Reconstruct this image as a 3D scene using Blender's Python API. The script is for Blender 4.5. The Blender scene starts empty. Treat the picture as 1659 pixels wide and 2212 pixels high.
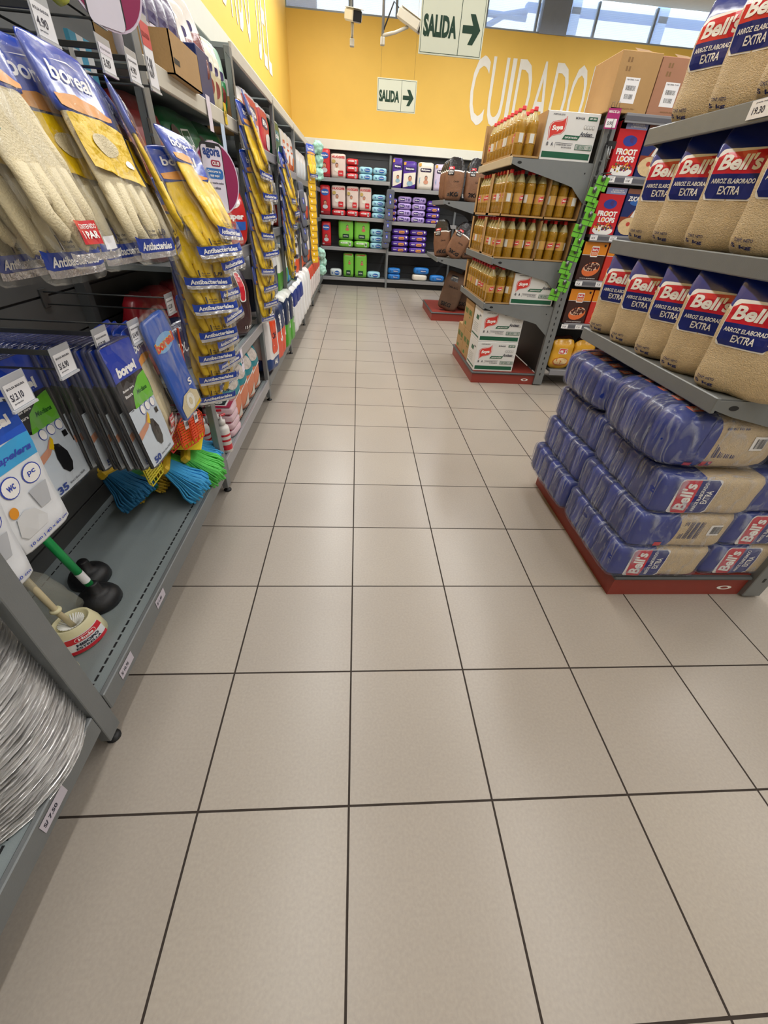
import bpy, math, random
from mathutils import Vector, Matrix, Euler, noise
from mathutils.geometry import delaunay_2d_cdt
random.seed(7)
SC = bpy.context.scene
COL = SC.collection
PI = math.pi
# ---------------------------------------------------------------- camera
cam_data = bpy.data.cameras.new('camera'); cam = bpy.data.objects.new('camera', cam_data); COL.objects.link(cam)
cam_data.sensor_fit = 'HORIZONTAL'; cam_data.sensor_width = 36.0; cam_data.lens = 868.02 / 1659 * 36
cam_data.clip_start = 0.02; cam_data.clip_end = 200
_r = Vector((0.9972016889, -0.0505548974, 0.0550726245)); _u = Vector((-0.0134553931, 0.6032722986, 0.7974217743))
_f = Vector((0.0735373647, 0.7959313639, -0.6009039190))
m = Matrix((( _r.x, _u.x, -_f.x, 0.00422), (_r.y, _u.y, -_f.y, -0.39388), (_r.z, _u.z, -_f.z, 1.30468), (0, 0, 0, 1)))
cam.matrix_world = m
SC.camera = cam
# ---------------------------------------------------------------- world, lamps, exposure
SC.view_settings.view_transform = 'Standard'; SC.view_settings.look = 'None'
SC.view_settings.gamma = 1; SC.view_settings.use_curve_mapping = False
SC.view_settings.exposure = 0.0
SC.cycles.use_denoising = True
SC.cycles.max_bounces = 8; SC.cycles.diffuse_bounces = 3; SC.cycles.glossy_bounces = 3
SC.cycles.transmission_bounces = 8; SC.cycles.transparent_max_bounces = 12
SC.cycles.caustics_reflective = False; SC.cycles.caustics_refractive = False
W = bpy.data.worlds.new('daylight'); SC.world = W; W.use_nodes = True
W.node_tree.nodes['Background'].inputs[0].default_value = (0.72, 0.86, 1.0, 1)
W.node_tree.nodes['Background'].inputs[1].default_value = 2.6
def area(name, loc, sx, sy, power, col=(1, 0.97, 0.93), rot=(0, 0, 0)):
    l = bpy.data.lights.new(name, 'AREA'); l.shape = 'RECTANGLE'; l.size = sx; l.size_y = sy; l.energy = power; l.color = col
    o = bpy.data.objects.new(name, l); COL.objects.link(o); o.location = loc; o.rotation_euler = rot
    return o
for lx, pw in ((-.35, 36), (1.9, 36), (4.6, 36)):
    for ly, k in ((-2.0, .5), (.4, .9), (2.8, 1.2), (5.2, 1.35), (7.4, 1.45)):
        area('tube_light', (lx, ly, 3.96), 0.16, 2.1, pw * k, (1, .99, .97))
# ---------------------------------------------------------------- materials
_M = {}
def lin(h):
    h = h.lstrip('#'); c = [int(h[i:i+2], 16) / 255 for i in (0, 2, 4)]
    return tuple((x / 12.92 if x <= 0.04045 else ((x + 0.055) / 1.055) ** 2.4) for x in c)
def M(hexc, rough=0.45, metal=0.0, spec=0.5, bump=0.0, bscale=60, var=0.06, alpha=1.0, coat=0.0, emit=0.0, trans=0.0, ior=1.45, vscale=14, stretch=None):
    key = (hexc, rough, metal, spec, bump, bscale, var, alpha, coat, emit, trans, ior, vscale, stretch)
    if key in _M: return _M[key]
    mt = bpy.data.materials.new('m_' + hexc.strip('#')); mt.use_nodes = True
    nt = mt.node_tree; b = nt.nodes['Principled BSDF']; c = lin(hexc)
    b.inputs['Roughness'].default_value = rough; b.inputs['Metallic'].default_value = metal
    b.inputs['Specular IOR Level'].default_value = spec; b.inputs['Alpha'].default_value = alpha
    b.inputs['Coat Weight'].default_value = coat; b.inputs['Coat Roughness'].default_value = 0.12
    b.inputs['Transmission Weight'].default_value = trans; b.inputs['IOR'].default_value = ior
    tc = nt.nodes.new('ShaderNodeTexCoord'); src = tc.outputs['Object']
    if stretch:
        mp = nt.nodes.new('ShaderNodeMapping'); mp.inputs['Scale'].default_value = stretch
        nt.links.new(src, mp.inputs[0]); src = mp.outputs[0]
    n = nt.nodes.new('ShaderNodeTexNoise'); n.inputs['Scale'].default_value = vscale; n.inputs['Detail'].default_value = 3
    nt.links.new(src, n.inputs['Vector'])
    mx = nt.nodes.new('ShaderNodeMix'); mx.data_type = 'RGBA'
    mx.inputs[6].default_value = (*[max(0, x * (1 - var)) for x in c], 1); mx.inputs[7].default_value = (*[min(1, x * (1 + var) + 0.002) for x in c], 1)
    nt.links.new(n.outputs['Fac'], mx.inputs[0]); nt.links.new(mx.outputs[2], b.inputs['Base Color'])
    if emit:
        b.inputs['Emission Strength'].default_value = emit; b.inputs['Emission Color'].default_value = (*c, 1)
    if bump:
        n2 = nt.nodes.new('ShaderNodeTexNoise'); n2.inputs['Scale'].default_value = bscale; n2.inputs['Detail'].default_value = 4
        nt.links.new(src, n2.inputs['Vector'])
        bp = nt.nodes.new('ShaderNodeBump'); bp.inputs['Strength'].default_value = min(1, bump); bp.inputs['Distance'].default_value = 0.01 * max(1, bump)
        nt.links.new(n2.outputs['Fac'], bp.inputs['Height']); nt.links.new(bp.outputs[0], b.inputs['Normal'])
    _M[key] = mt
    return mt
def film(hexc='#dfe6f2', lo=0.06, hi=0.45, scale=9, rough=0.14, stretch=(1, 1, 1), bump=0.5, a=.42, b_=.72):
    """clear crinkled plastic film: milky creases over a see-through sheet"""
    key = ('film', hexc, lo, hi, scale, rough, stretch, bump, a, b_)
    if key in _M: return _M[key]
    mt = bpy.data.materials.new('m_film'); mt.use_nodes = True; nt = mt.node_tree; b = nt.nodes['Principled BSDF']
    b.inputs['Base Color'].default_value = (*lin(hexc), 1); b.inputs['Roughness'].default_value = rough
    b.inputs['Specular IOR Level'].default_value = 0.8
    tc = nt.nodes.new('ShaderNodeTexCoord'); mp = nt.nodes.new('ShaderNodeMapping'); mp.inputs['Scale'].default_value = stretch
    nt.links.new(tc.outputs['Object'], mp.inputs[0])
    n = nt.nodes.new('ShaderNodeTexNoise'); n.inputs['Scale'].default_value = scale; n.inputs['Detail'].default_value = 5; n.inputs['Distortion'].default_value = 1.2
    nt.links.new(mp.outputs[0], n.inputs['Vector'])
    r = nt.nodes.new('ShaderNodeMapRange'); r.inputs[1].default_value = a; r.inputs[2].default_value = b_; r.inputs[3].default_value = lo; r.inputs[4].default_value = hi
    nt.links.new(n.outputs['Fac'], r.inputs[0]); nt.links.new(r.outputs[0], b.inputs['Alpha'])
    bp = nt.nodes.new('ShaderNodeBump'); bp.inputs['Strength'].default_value = bump; bp.inputs['Distance'].default_value = 0.02
    nt.links.new(n.outputs['Fac'], bp.inputs['Height']); nt.links.new(bp.outputs[0], b.inputs['Normal'])
    _M[key] = mt
    return mt
# ---------------------------------------------------------------- mesh builder
class MB:
    def __init__(s): s.v = []; s.f = []; s.mi = []; s.mats = []; s.sm = []
    def m(s, mat):
        if mat not in s.mats: s.mats.append(mat)
        return s.mats.index(mat)
    def add(s, vs, fs, mat, smooth=False):
        o = len(s.v); i = s.m(mat)
        s.v += [tuple(v) for v in vs]
        for f in fs: s.f.append(tuple(o + k for k in f)); s.mi.append(i); s.sm.append(smooth)
        return s
    def box(s, x0, x1, y0, y1, z0, z1, mat, bev=0.0):
        if bev > 0:
            b = min(bev, (x1-x0)*.45, (y1-y0)*.45, (z1-z0)*.45)
            vs = []; fs = []
            # chamfered box : 24 verts
            idx = {}
            for ax in range(3):
                for sx in (0, 1):
                    for sy in (0, 1):
                        for sz in (0, 1):
                            sg = (sx, sy, sz); lo = (x0, y0, z0); hi = (x1, y1, z1)
                            p = [ (hi[k] - (0 if k == ax else b)) if sg[k] else (lo[k] + (0 if k == ax else b)) for k in range(3)]
                            idx[(ax, sg)] = len(vs); vs.append(p)
            for ax in range(3):
                o1, o2 = [k for k in range(3) if k != ax]
                for s0 in (0, 1):
                    def g(a, c):
                        t = [0, 0, 0]; t[ax] = s0; t[o1] = a; t[o2] = c; return idx[(ax, tuple(t))]
                    q = (g(0, 0), g(1, 0), g(1, 1), g(0, 1)); flip = (s0 == 0) ^ (ax == 1)
                    fs.append(q[::-1] if flip else q)
            for ax in range(3):      # edges running along ax, between faces o1 and o2
                o1, o2 = [k for k in range(3) if k != ax]
                for a in (0, 1):
                    for c in (0, 1):
                        def k_(f, e):
                            t = [0, 0, 0]; t[o1] = a; t[o2] = c; t[ax] = e; return idx[(f, tuple(t))]
                        q = (k_(o1, 0), k_(o1, 1), k_(o2, 1), k_(o2, 0)); fs.append(q if ((a ^ c) ^ (ax == 1)) else q[::-1])
            for sx in (0, 1):
                for sy in (0, 1):
                    for sz in (0, 1):
                        t = (idx[(0, (sx, sy, sz))], idx[(1, (sx, sy, sz))], idx[(2, (sx, sy, sz))])
                        fs.append(t if (sx ^ sy ^ sz) else t[::-1])
            return s.add(vs, fs, mat)
        vs = [(x, y, z) for z in (z0, z1) for y in (y0, y1) for x in (x0, x1)]
        return s.add(vs, [(0, 2, 3, 1), (4, 5, 7, 6), (0, 1, 5, 4), (2, 6, 7, 3), (0, 4, 6, 2), (1, 3, 7, 5)], mat)
    def tube(s, pts, r, mat, n=8, smooth=True, cap=True):
        pts = [Vector(p) for p in pts]; rs = r if isinstance(r, (list, tuple)) else [r] * len(pts)
        vs = []; fs = []; pu = None
        for i, p in enumerate(pts):
            d = (pts[min(i + 1, len(pts) - 1)] - pts[max(i - 1, 0)]).normalized()
            if pu is None: pu = d.orthogonal().normalized()
            u = (pu - d * pu.dot(d)); u = u.normalized() if u.length > 1e-6 else d.orthogonal().normalized(); pu = u
            w = d.cross(u)
            for k in range(n):
                a = 2 * PI * k / n; vs.append(p + (u * math.cos(a) + w * math.sin(a)) * rs[i])
        for i in range(len(pts) - 1):
            for k in range(n): fs.append((i*n+k, i*n+(k+1) % n, (i+1)*n+(k+1) % n, (i+1)*n+k))
        if cap: fs.append(tuple(range(n))[::-1]); fs.append(tuple((len(pts)-1)*n+k for k in range(n)))
        return s.add(vs, fs, mat, smooth)
    def lathe(s, prof, mat, n=20, c=(0, 0), sx=1, sy=1, smooth=True, cap=True):
        vs = []; fs = []
        for r, z in prof:
            for k in range(n):
                a = 2 * PI * k / n; vs.append((c[0] + r * sx * math.cos(a), c[1] + r * sy * math.sin(a), z))
        for i in range(len(prof) - 1):
            for k in range(n): fs.append((i*n+k, i*n+(k+1) % n, (i+1)*n+(k+1) % n, (i+1)*n+k))
        if cap: fs.append(tuple(range(n))[::-1]); fs.append(tuple((len(prof)-1)*n+k for k in range(n)))
        return s.add(vs, fs, mat, smooth)
    def poly(s, pts, th, mat, axis='y', at=0.0):
        """flat outline extruded by th; pts in (a,b) -> axis 'y': (a,at..at+th,b), 'x': (at..,a,b), 'z': (a,b,at..)"""
        n = len(pts)
        def P(a, b, t): return {'y': (a, at + t, b), 'x': (at + t, a, b), 'z': (a, b, at + t)}[axis]
        vs = [P(a, b, 0) for a, b in pts] + [P(a, b, th) for a, b in pts]
        fs = [tuple(range(n)), tuple(range(2*n-1, n-1, -1))] + [(i, i + n, (i+1) % n + n, (i+1) % n) for i in range(n)]
        return s.add(vs, fs, mat)
    def build(s, name, parent=None, fix=False):
        me = bpy.data.meshes.new(name); me.from_pydata(s.v, [], s.f)
        for mt in s.mats: me.materials.append(mt)
        me.polygons.foreach_set('material_index', s.mi); me.polygons.foreach_set('use_smooth', s.sm)
        me.update()
        if fix:
            import bmesh
            bm = bmesh.new(); bm.from_mesh(me); bmesh.ops.recalc_face_normals(bm, faces=bm.faces); bm.to_mesh(me); bm.free()
        o = bpy.data.objects.new(name, me); COL.objects.link(o)
        if parent: o.parent = parent
        return o
def thing(name, label, cat, loc=(0, 0, 0), rot=(0, 0, 0), group=None):
    o = bpy.data.objects.new(name, None); COL.objects.link(o); o.empty_display_size = 0.02
    o.location = loc; o.rotation_euler = rot if isinstance(rot, (tuple, list)) else (0, 0, rot)
    o['label'] = label; o['category'] = cat
    if group: o['group'] = group
    return o
def tag(o, label, cat, group=None):
    o['label'] = label; o['category'] = cat
    if group: o['group'] = group
    return o
def struct(name, mb, **k):
    o = mb.build(name, **k); o['kind'] = 'structure'; return o
def dup(root, label, loc, rot=None, group=None):
    r = root.copy(); COL.objects.link(r); r.location = loc
    if rot is not None: r.rotation_euler = rot if isinstance(rot, (tuple, list)) else (0, 0, rot)
    r['label'] = label
    if group: r['group'] = group
    for ch in list(root.children):
        c = ch.copy(); COL.objects.link(c); c.parent = r
        for g in list(ch.children):
            d = g.copy(); COL.objects.link(d); d.parent = c
    return r
class Proto:
    """builds the first one, then copies it"""
    def __init__(s, fn): s.fn = fn; s.o = None
    def __call__(s, label, loc, rot=0.0, group=None):
        if s.o is None:
            s.o = s.fn(); s.o.location = loc; s.o.rotation_euler = rot if isinstance(rot, (tuple, list)) else (0, 0, rot)
            s.o['label'] = label
            if group: s.o['group'] = group
            return s.o
        return dup(s.o, label, loc, rot, group)
ORD = ['first', 'second', 'third', 'fourth', 'fifth', 'sixth', 'seventh', 'eighth', 'ninth', 'tenth', 'eleventh', 'twelfth',
       'thirteenth', 'fourteenth', 'fifteenth', 'sixteenth', 'seventeenth', 'eighteenth', 'nineteenth', 'twentieth', 'twenty-first', 'twenty-second', 'twenty-third', 'twenty-fourth', 'twenty-fifth', 'twenty-sixth']
# ---------------------------------------------------------------- printing on surfaces
_T = {}
def text_mesh(s, bold=0.0, shear=0.0):
    key = (s, bold, shear)
    if key in _T: return _T[key]
    c = bpy.data.curves.new('t', 'FONT'); c.body = s; c.resolution_u = 3; c.offset = bold; c.shear = shear; c.fill_mode = 'FRONT'
    o = bpy.data.objects.new('t', c); me = o.to_mesh()
    import bmesh
    bm = bmesh.new(); bm.from_mesh(me)
    for lim in (.5, .25):
        bmesh.ops.triangulate(bm, faces=bm.faces)
        e = [x for x in bm.edges if x.calc_length() > lim]
        if e: bmesh.ops.subdivide_edges(bm, edges=e, cuts=1)
    bm.verts.index_update()
    vs = [(v.co.x, v.co.y) for v in bm.verts]; fs = [tuple(v.index for v in f.verts) for f in bm.faces]; bm.free()
    o.to_mesh_clear(); bpy.data.objects.remove(o); bpy.data.curves.remove(c)
    x0 = min(v[0] for v in vs); x1 = max(v[0] for v in vs); y0 = min(v[1] for v in vs); y1 = max(v[1] for v in vs)
    vs = [(v[0] - (x0 + x1) / 2, v[1] - (y0 + y1) / 2) for v in vs]
    _T[key] = (vs, fs, x1 - x0, y1 - y0)
    return _T[key]
def rrect(cx, cy, w, h, r, n=4):
    r = min(r, w / 2, h / 2); pts = []
    for k, (sx, sy) in enumerate(((1, -1), (1, 1), (-1, 1), (-1, -1))):
        for i in range(n + 1):
            a = (-PI / 2 + k * PI / 2) + i * PI / 2 / n
            pts.append((cx + sx * (w / 2 - r) + r * math.cos(a), cy + sy * (h / 2 - r) + r * math.sin(a)))
    return pts
def ell(cx, cy, rx, ry, n=18, rot=0.0):
    o = []
    for i in range(n):
        a = 2 * PI * i / n; x = rx * math.cos(a); y = ry * math.sin(a)
        o.append((cx + x * math.cos(rot) - y * math.sin(rot), cy + x * math.sin(rot) + y * math.cos(rot)))
    return o
class Print:
    """flat art in metres laid on fn(x, y, offset)->point; later shapes go on higher layers"""
    def __init__(s, fn, step=0.0006, grid=0.03, base=0.0008): s.fn = fn; s.mb = MB(); s.off = base; s.step = step; s.grid = grid
    def up(s, k=1): s.off += s.step * k; return s
    def poly(s, pts, mat, off=None):
        off = s.off if off is None else off
        g = s.grid; x0 = min(p[0] for p in pts); x1 = max(p[0] for p in pts); y0 = min(p[1] for p in pts); y1 = max(p[1] for p in pts)
        if g and (x1 - x0 > g * 1.3 or y1 - y0 > g * 1.3):
            ext = list(pts); edges = []; base = []
            for i, p in enumerate(pts):
                q = pts[(i + 1) % len(pts)]; L = math.dist(p, q); k = max(1, int(L / g + .5))
                for j in range(k): base.append((p[0] + (q[0]-p[0]) * j / k, p[1] + (q[1]-p[1]) * j / k))
            nb = len(base); edges = [(i, (i+1) % nb) for i in range(nb)]
            allp = [Vector(p) for p in base]
            nx = int((x1 - x0) / g); ny = int((y1 - y0) / g)
            for i in range(1, nx + 1):
                for j in range(1, ny + 1):
                    allp.append(Vector((x0 + (x1-x0) * i / (nx + 1), y0 + (y1-y0) * j / (ny + 1))))
            r = delaunay_2d_cdt(allp, edges, [], 1, 1e-7)
            s.mb.add([s.fn(p.x, p.y, off) for p in r[0]], [tuple(f) for f in r[2]], mat)
        else:
            s.mb.add([s.fn(p[0], p[1], off) for p in pts], [tuple(range(len(pts)))], mat)
        return s
    def rect(s, cx, cy, w, h, mat): return s.poly([(cx-w/2, cy-h/2), (cx+w/2, cy-h/2), (cx+w/2, cy+h/2), (cx-w/2, cy+h/2)], mat)
    def text(s, t, cx, cy, h, mat, w=None, bold=0.02, shear=0.0, rot=0.0):
        vs, fs, tw, th = text_mesh(t, bold, shear); ky = h / th; kx = (w / tw) if w else ky
        c, n = math.cos(rot), math.sin(rot); P = []
        for x, y in vs:
            x *= kx; y *= ky; P.append(s.fn(cx + x*c - y*n, cy + x*n + y*c, s.off))
        s.mb.add(P, fs, mat); return s
    def bars(s, cx, cy, w, h, mat, n=14, rot=0):
        r = random.Random(int(cx * 1e4) + n); x = 0; c, sn = math.cos(rot), math.sin(rot)
        while x < 1:
            b = r.uniform(.25, .9) / n
            q = [((x - .5) * w, -h/2), ((min(1, x + b) - .5) * w, -h/2), ((min(1, x + b) - .5) * w, h/2), ((x - .5) * w, h/2)]
            s.mb.add([s.fn(cx + a*c - d*sn, cy + a*sn + d*c, s.off) for a, d in q], [(0, 1, 2, 3)], mat); x += b + r.uniform(.3, .8) / n
        return s
    def build(s, name, parent): return s.mb.build(name, parent)
FACES = {'front': (lambda u, v: (u, -1, v)), 'back': (lambda u, v: (-u, 1, v)), 'left': (lambda u, v: (-1, -u, v)),
         'right': (lambda u, v: (1, u, v)), 'top': (lambda u, v: (u, v, 1)), 'bottom': (lambda u, v: (u, -v, -1))}
NORM = {'front': (0, -1, 0), 'back': (0, 1, 0), 'left': (-1, 0, 0), 'right': (1, 0, 0), 'top': (0, 0, 1), 'bottom': (0, 0, -1)}
class Puff:
    """soft box of w,d,h standing on z=0, centred in x,y; n = squareness, warp reshapes, wr = wrinkle depth"""
    def __init__(s, w, d, h, n=8, warp=None, wr=0.0, wf=12, seed=0.0):
        s.w, s.d, s.h, s.n, s.warp, s.wr, s.wf, s.seed = w, d, h, n, warp, wr, wf, seed
    def pt(s, q, off=0.0):
        u, a, v = q; n = s.n
        mm = max(abs(u), abs(a), abs(v), 1e-6); k = 1.0 if n > 60 else max(1e-9, abs(u/mm)**n + abs(a/mm)**n + abs(v/mm)**n) ** (-1.0 / n)
        L = Vector((u, a, v)) * k; p = Vector((L.x * s.w / 2, L.y * s.d / 2, L.z * s.h / 2 + s.h / 2))
        nn = Vector((L.x**3 / s.w, L.y**3 / s.d, L.z**3 / s.h)); nn.normalize()
        if s.wr:
            ww = noise.noise(p * s.wf + Vector((s.seed, s.seed * 2.1, 0))) + .5 * noise.noise(p * s.wf * 2.3 + Vector((s.seed, 3, 1)))
            p = p + nn * ww * s.wr
        p = p + nn * off
        if s.warp: p = s.warp(p)
        return p
    def face(s, name):
        F = FACES[name]; hw = {'front': (s.w, s.h), 'back': (s.w, s.h), 'left': (s.d, s.h), 'right': (s.d, s.h), 'top': (s.w, s.d), 'bottom': (s.w, s.d)}[name]
        zoff = s.h / 2 if name in ('front', 'back', 'left', 'right') else 0
        def fn(x, y, off):
            u = max(-1, min(1, 2 * x / hw[0])); v = max(-1, min(1, 2 * (y - zoff) / hw[1]))
            return s.pt(F(u, v), off)
        return fn
    def mesh(s, mat, N=6, matfn=None, vs=None, us=None, mb=None, skip=()):
        mb = mb or MB(); cache = {}
        U = us or [-1 + 2 * i / N for i in range(N + 1)]; V = vs or [-1 + 2 * i / N for i in range(N + 1)]
        A = [-1 + 2 * i / max(2, N // 2) for i in range(max(2, N // 2) + 1)]
        pts = []
        def vid(q):
            k = tuple(round(c, 5) for c in q)
            if k not in cache: cache[k] = len(pts); pts.append(s.pt(q))
            return cache[k]
        base = len(mb.v)
        fl = []
        for nm, F in FACES.items():
            if nm in skip: continue
            G = A if nm in ('left', 'right') else U; H = A if nm in ('top', 'bottom') else V
            for i in range(len(G) - 1):
                for j in range(len(H) - 1):
                    q = [(G[i], H[j]), (G[i+1], H[j]), (G[i+1], H[j+1]), (G[i], H[j+1])]
                    cen = F((G[i] + G[i+1]) / 2, (H[j] + H[j+1]) / 2)
                    mt = matfn(nm, cen) if matfn else mat
                    fl.append((tuple(vid(F(*c)) for c in q), mt))
        mb.v += [tuple(p) for p in pts]
        for f, mt in fl: mb.f.append(tuple(base + k for k in f)); mb.mi.append(mb.m(mt)); mb.sm.append(s.n <= 60)
        return mb
# common colours
GREY = M('#7f8385', .42, .35, bump=.08, bscale=300); DGREY = M('#55585a', .5, .2); XGREY = M('#3c3f41', .5, .2)
PANEL = M('#575858', .55, .1); TRAY = M('#929c9e', .42, .2, bump=.08, bscale=300); BLK = M('#1c1d20', .5); WHITE = M('#f2f2ee', .5); PAPER = M('#eeeef2', .55)
INK = M('#25263a', .5); RED = M('#c8202c', .35); STEEL = M('#77797a', .3, .9)
def flatfn(o, ux, uy, n):
    """plane printing: origin o, axes ux, uy, outward normal n"""
    o, ux, uy, n = Vector(o), Vector(ux), Vector(uy), Vector(n)
    return lambda x, y, off: o + ux * x + uy * y + n * off
# ================================================================ STRUCTURE
def tile_mat():
    mt = bpy.data.materials.new('floor_tiles'); mt.use_nodes = True; nt = mt.node_tree; b = nt.nodes['Principled BSDF']
    tc = nt.nodes.new('ShaderNodeTexCoord'); br = nt.nodes.new('ShaderNodeTexBrick')
    br.offset = 0; br.squash = 1; br.inputs['Scale'].default_value = 1
    br.inputs['Brick Width'].default_value = 0.4; br.inputs['Row Height'].default_value = 0.4
    br.inputs['Mortar Size'].default_value = 0.003; br.inputs['Mortar Smooth'].default_value = 0.1
    br.inputs['Color1'].default_value = (*lin('#a0978d'), 1); br.inputs['Color2'].default_value = (*lin('#a69d92'), 1)
    br.inputs['Mortar'].default_value = (*lin('#2f2620'), 1)
    nt.links.new(tc.outputs['Object'], br.inputs['Vector'])
    n1 = nt.nodes.new('ShaderNodeTexNoise'); n1.inputs['Scale'].default_value = 130; n1.inputs['Detail'].default_value = 4
    n2 = nt.nodes.new('ShaderNodeTexNoise'); n2.inputs['Scale'].default_value = 1.6; n2.inputs['Detail'].default_value = 3
    for n in (n1, n2): nt.links.new(tc.outputs['Object'], n.inputs['Vector'])
    r1 = nt.nodes.new('ShaderNodeMapRange'); r1.inputs[1].default_value = .3; r1.inputs[2].default_value = .7; r1.inputs[3].default_value = .93; r1.inputs[4].default_value = 1.05
    r2 = nt.nodes.new('ShaderNodeMapRange'); r2.inputs[1].default_value = .3; r2.inputs[2].default_value = .7; r2.inputs[3].default_value = .95; r2.inputs[4].default_value = 1.04
    nt.links.new(n1.outputs['Fac'], r1.inputs[0]); nt.links.new(n2.outputs['Fac'], r2.inputs[0])
    mu = nt.nodes.new('ShaderNodeMath'); mu.operation = 'MULTIPLY'; nt.links.new(r1.outputs[0], mu.inputs[0]); nt.links.new(r2.outputs[0], mu.inputs[1])
    vm = nt.nodes.new('ShaderNodeVectorMath'); vm.operation = 'SCALE'; nt.links.new(br.outputs['Color'], vm.inputs[0]); nt.links.new(mu.outputs[0], vm.inputs['Scale'])
    vo = nt.nodes.new('ShaderNodeTexVoronoi'); vo.inputs['Scale'].default_value = 2.1; nt.links.new(tc.outputs['Object'], vo.inputs['Vector'])
    st = nt.nodes.new('ShaderNodeMapRange'); st.inputs[1].default_value = .008; st.inputs[2].default_value = .014; st.inputs[3].default_value = .25; st.inputs[4].default_value = 1
    nt.links.new(vo.outputs['Distance'], st.inputs[0])
    v2 = nt.nodes.new('ShaderNodeVectorMath'); v2.operation = 'SCALE'; nt.links.new(vm.outputs[0], v2.inputs[0]); nt.links.new(st.outputs[0], v2.inputs['Scale'])
    nt.links.new(v2.outputs[0], b.inputs['Base Color'])
    rr = nt.nodes.new('ShaderNodeMapRange'); rr.inputs[3].default_value = .3; rr.inputs[4].default_value = .8
    nt.links.new(br.outputs['Fac'], rr.inputs[0]); nt.links.new(rr.outputs[0], b.inputs['Roughness'])
    bp = nt.nodes.new('ShaderNodeBump'); bp.invert = True; bp.inputs['Strength'].default_value = .6; bp.inputs['Distance'].default_value = .003
    nt.links.new(br.outputs['Fac'], bp.inputs['Height']); nt.links.new(bp.outputs[0], b.inputs['Normal'])
    b.inputs['Specular IOR Level'].default_value = 0.4
    return mt
XL, XR, Y0, YF, ZC = -1.2, 7.2, -3.2, 9.62, 4.05
struct('floor', MB().add([(XL, Y0, 0), (XR, Y0, 0), (XR, YF, 0), (XL, YF, 0)], [(0, 1, 2, 3)], tile_mat()))
struct('ceiling', MB().box(XL, XR, Y0, YF, ZC + .15, ZC + .25, M('#d8d8d4', .8)))
YEL = M('#e4bb56', .6, bump=.12, bscale=160, var=.05, vscale=3)
CREAM = M('#dedfd4', .5, var=.03)
LETTER = M('#e6e4de', .6)
struct('wall_left', MB().box(XL - .15, XL, Y0, YF, 0, ZC + .15, YEL))
struct('wall_right', MB().box(XR, XR + .15, Y0, YF, 0, ZC + .15, M('#d9d7cf', .7)))
struct('wall_back', MB().box(XL, XR, Y0 - .15, Y0, 0, ZC + .15, M('#d9d7cf', .7)))
ZS = 3.78
struct('wall_far', MB().box(XL, XR, YF, YF + .15, 0, ZS, YEL))
# pale ledge that runs above the shelving on both walls
struct('trim_1', MB().box(XL, -1.0, Y0, YF, 2.14, 2.29, CREAM, .004))
struct('trim_2', MB().box(-1.0, XR, 9.36, YF, 2.115, 2.25, CREAM, .004))
# clerestory windows above the far wall
FR = M('#8f9aa8', .4, .3); COLM = M('#8d97ab', .6)
wf = MB()
for x in (-1.2, -.18, .58, 1.4, 2.05, 2.9, 3.9, 4.9, 5.9, 6.9): wf.box(x - .018, x + .018, YF + .03, YF + .09, ZS, ZC + .15, FR)
wf.box(XL, XR, YF + .02, YF + .11, ZS, ZS + .025, FR)
struct('window_1', wf)
struct('trim_3', MB().box(2.96, 3.42, YF - .02, YF + .14, ZS, ZC + .15, COLM))
gl = bpy.data.materials.new('wired_glass'); gl.use_nodes = True; nt = gl.node_tree; b = nt.nodes['Principled BSDF']
b.inputs['Base Color'].default_value = (.8, .88, 1, 1); b.inputs['Roughness'].default_value = .2
tc = nt.nodes.new('ShaderNodeTexCoord'); vo = nt.nodes.new('ShaderNodeTexVoronoi'); vo.inputs['Scale'].default_value = 55; vo.feature = 'DISTANCE_TO_EDGE'; vo.inputs['Randomness'].default_value = 0
nt.links.new(tc.outputs['Object'], vo.inputs['Vector']); r = nt.nodes.new('ShaderNodeMapRange'); r.inputs[1].default_value = .0; r.inputs[2].default_value = .12; r.inputs[3].default_value = .5; r.inputs[4].default_value = .22
nt.links.new(vo.outputs['Distance'], r.inputs[0]); nt.links.new(r.outputs[0], b.inputs['Alpha'])
struct('window_2', MB().box(XL, XR, YF + .055, YF + .062, ZS + .02, ZC + .15, gl))
# things outside, behind the wired glass
PB = M('#9fb8e6', .7); PB2 = M('#7f9bd0', .7)
def outside(name, label, mb): return tag(mb.build(name), label, 'outdoor structure')
outside('steel_gantry', 'pale blue steel gantry seen through the wired windows above the far wall',
        MB().box(3.6, 9.0, 13, 13.2, 4.35, 4.5, PB).box(4.6, 4.8, 13, 13.2, 4.0, 5.4, PB).box(6.6, 6.8, 13, 13.2, 3.9, 5.4, PB).box(3.6, 9, 13, 13.2, 4.95, 5.05, PB2))
ah = MB()
for k in range(2): ah.tube([(1.9 + k*.5, 12.2, 3.9), (2.0 + k*.5, 12.2, 4.4), (2.6 + k*.35, 12.2, 4.62), (3.4, 12.2, 4.6 + k*.1)], .05, PB2)
outside('overhead_duct', 'blue curved duct outside the wired window right of the large exit sign', ah)
outside('roof_machine', 'dark bulky machinery seen through the window above the corner of the yellow walls',
        MB().tube([(-1.6, 12.3, 4.3), (-1.1, 12.2, 4.42), (-.8, 12.2, 4.3)], .1, M('#4a4652', .6)).box(-1.5, -.9, 12.1, 12.5, 4.35, 4.65, M('#5a5866', .6)))
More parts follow.
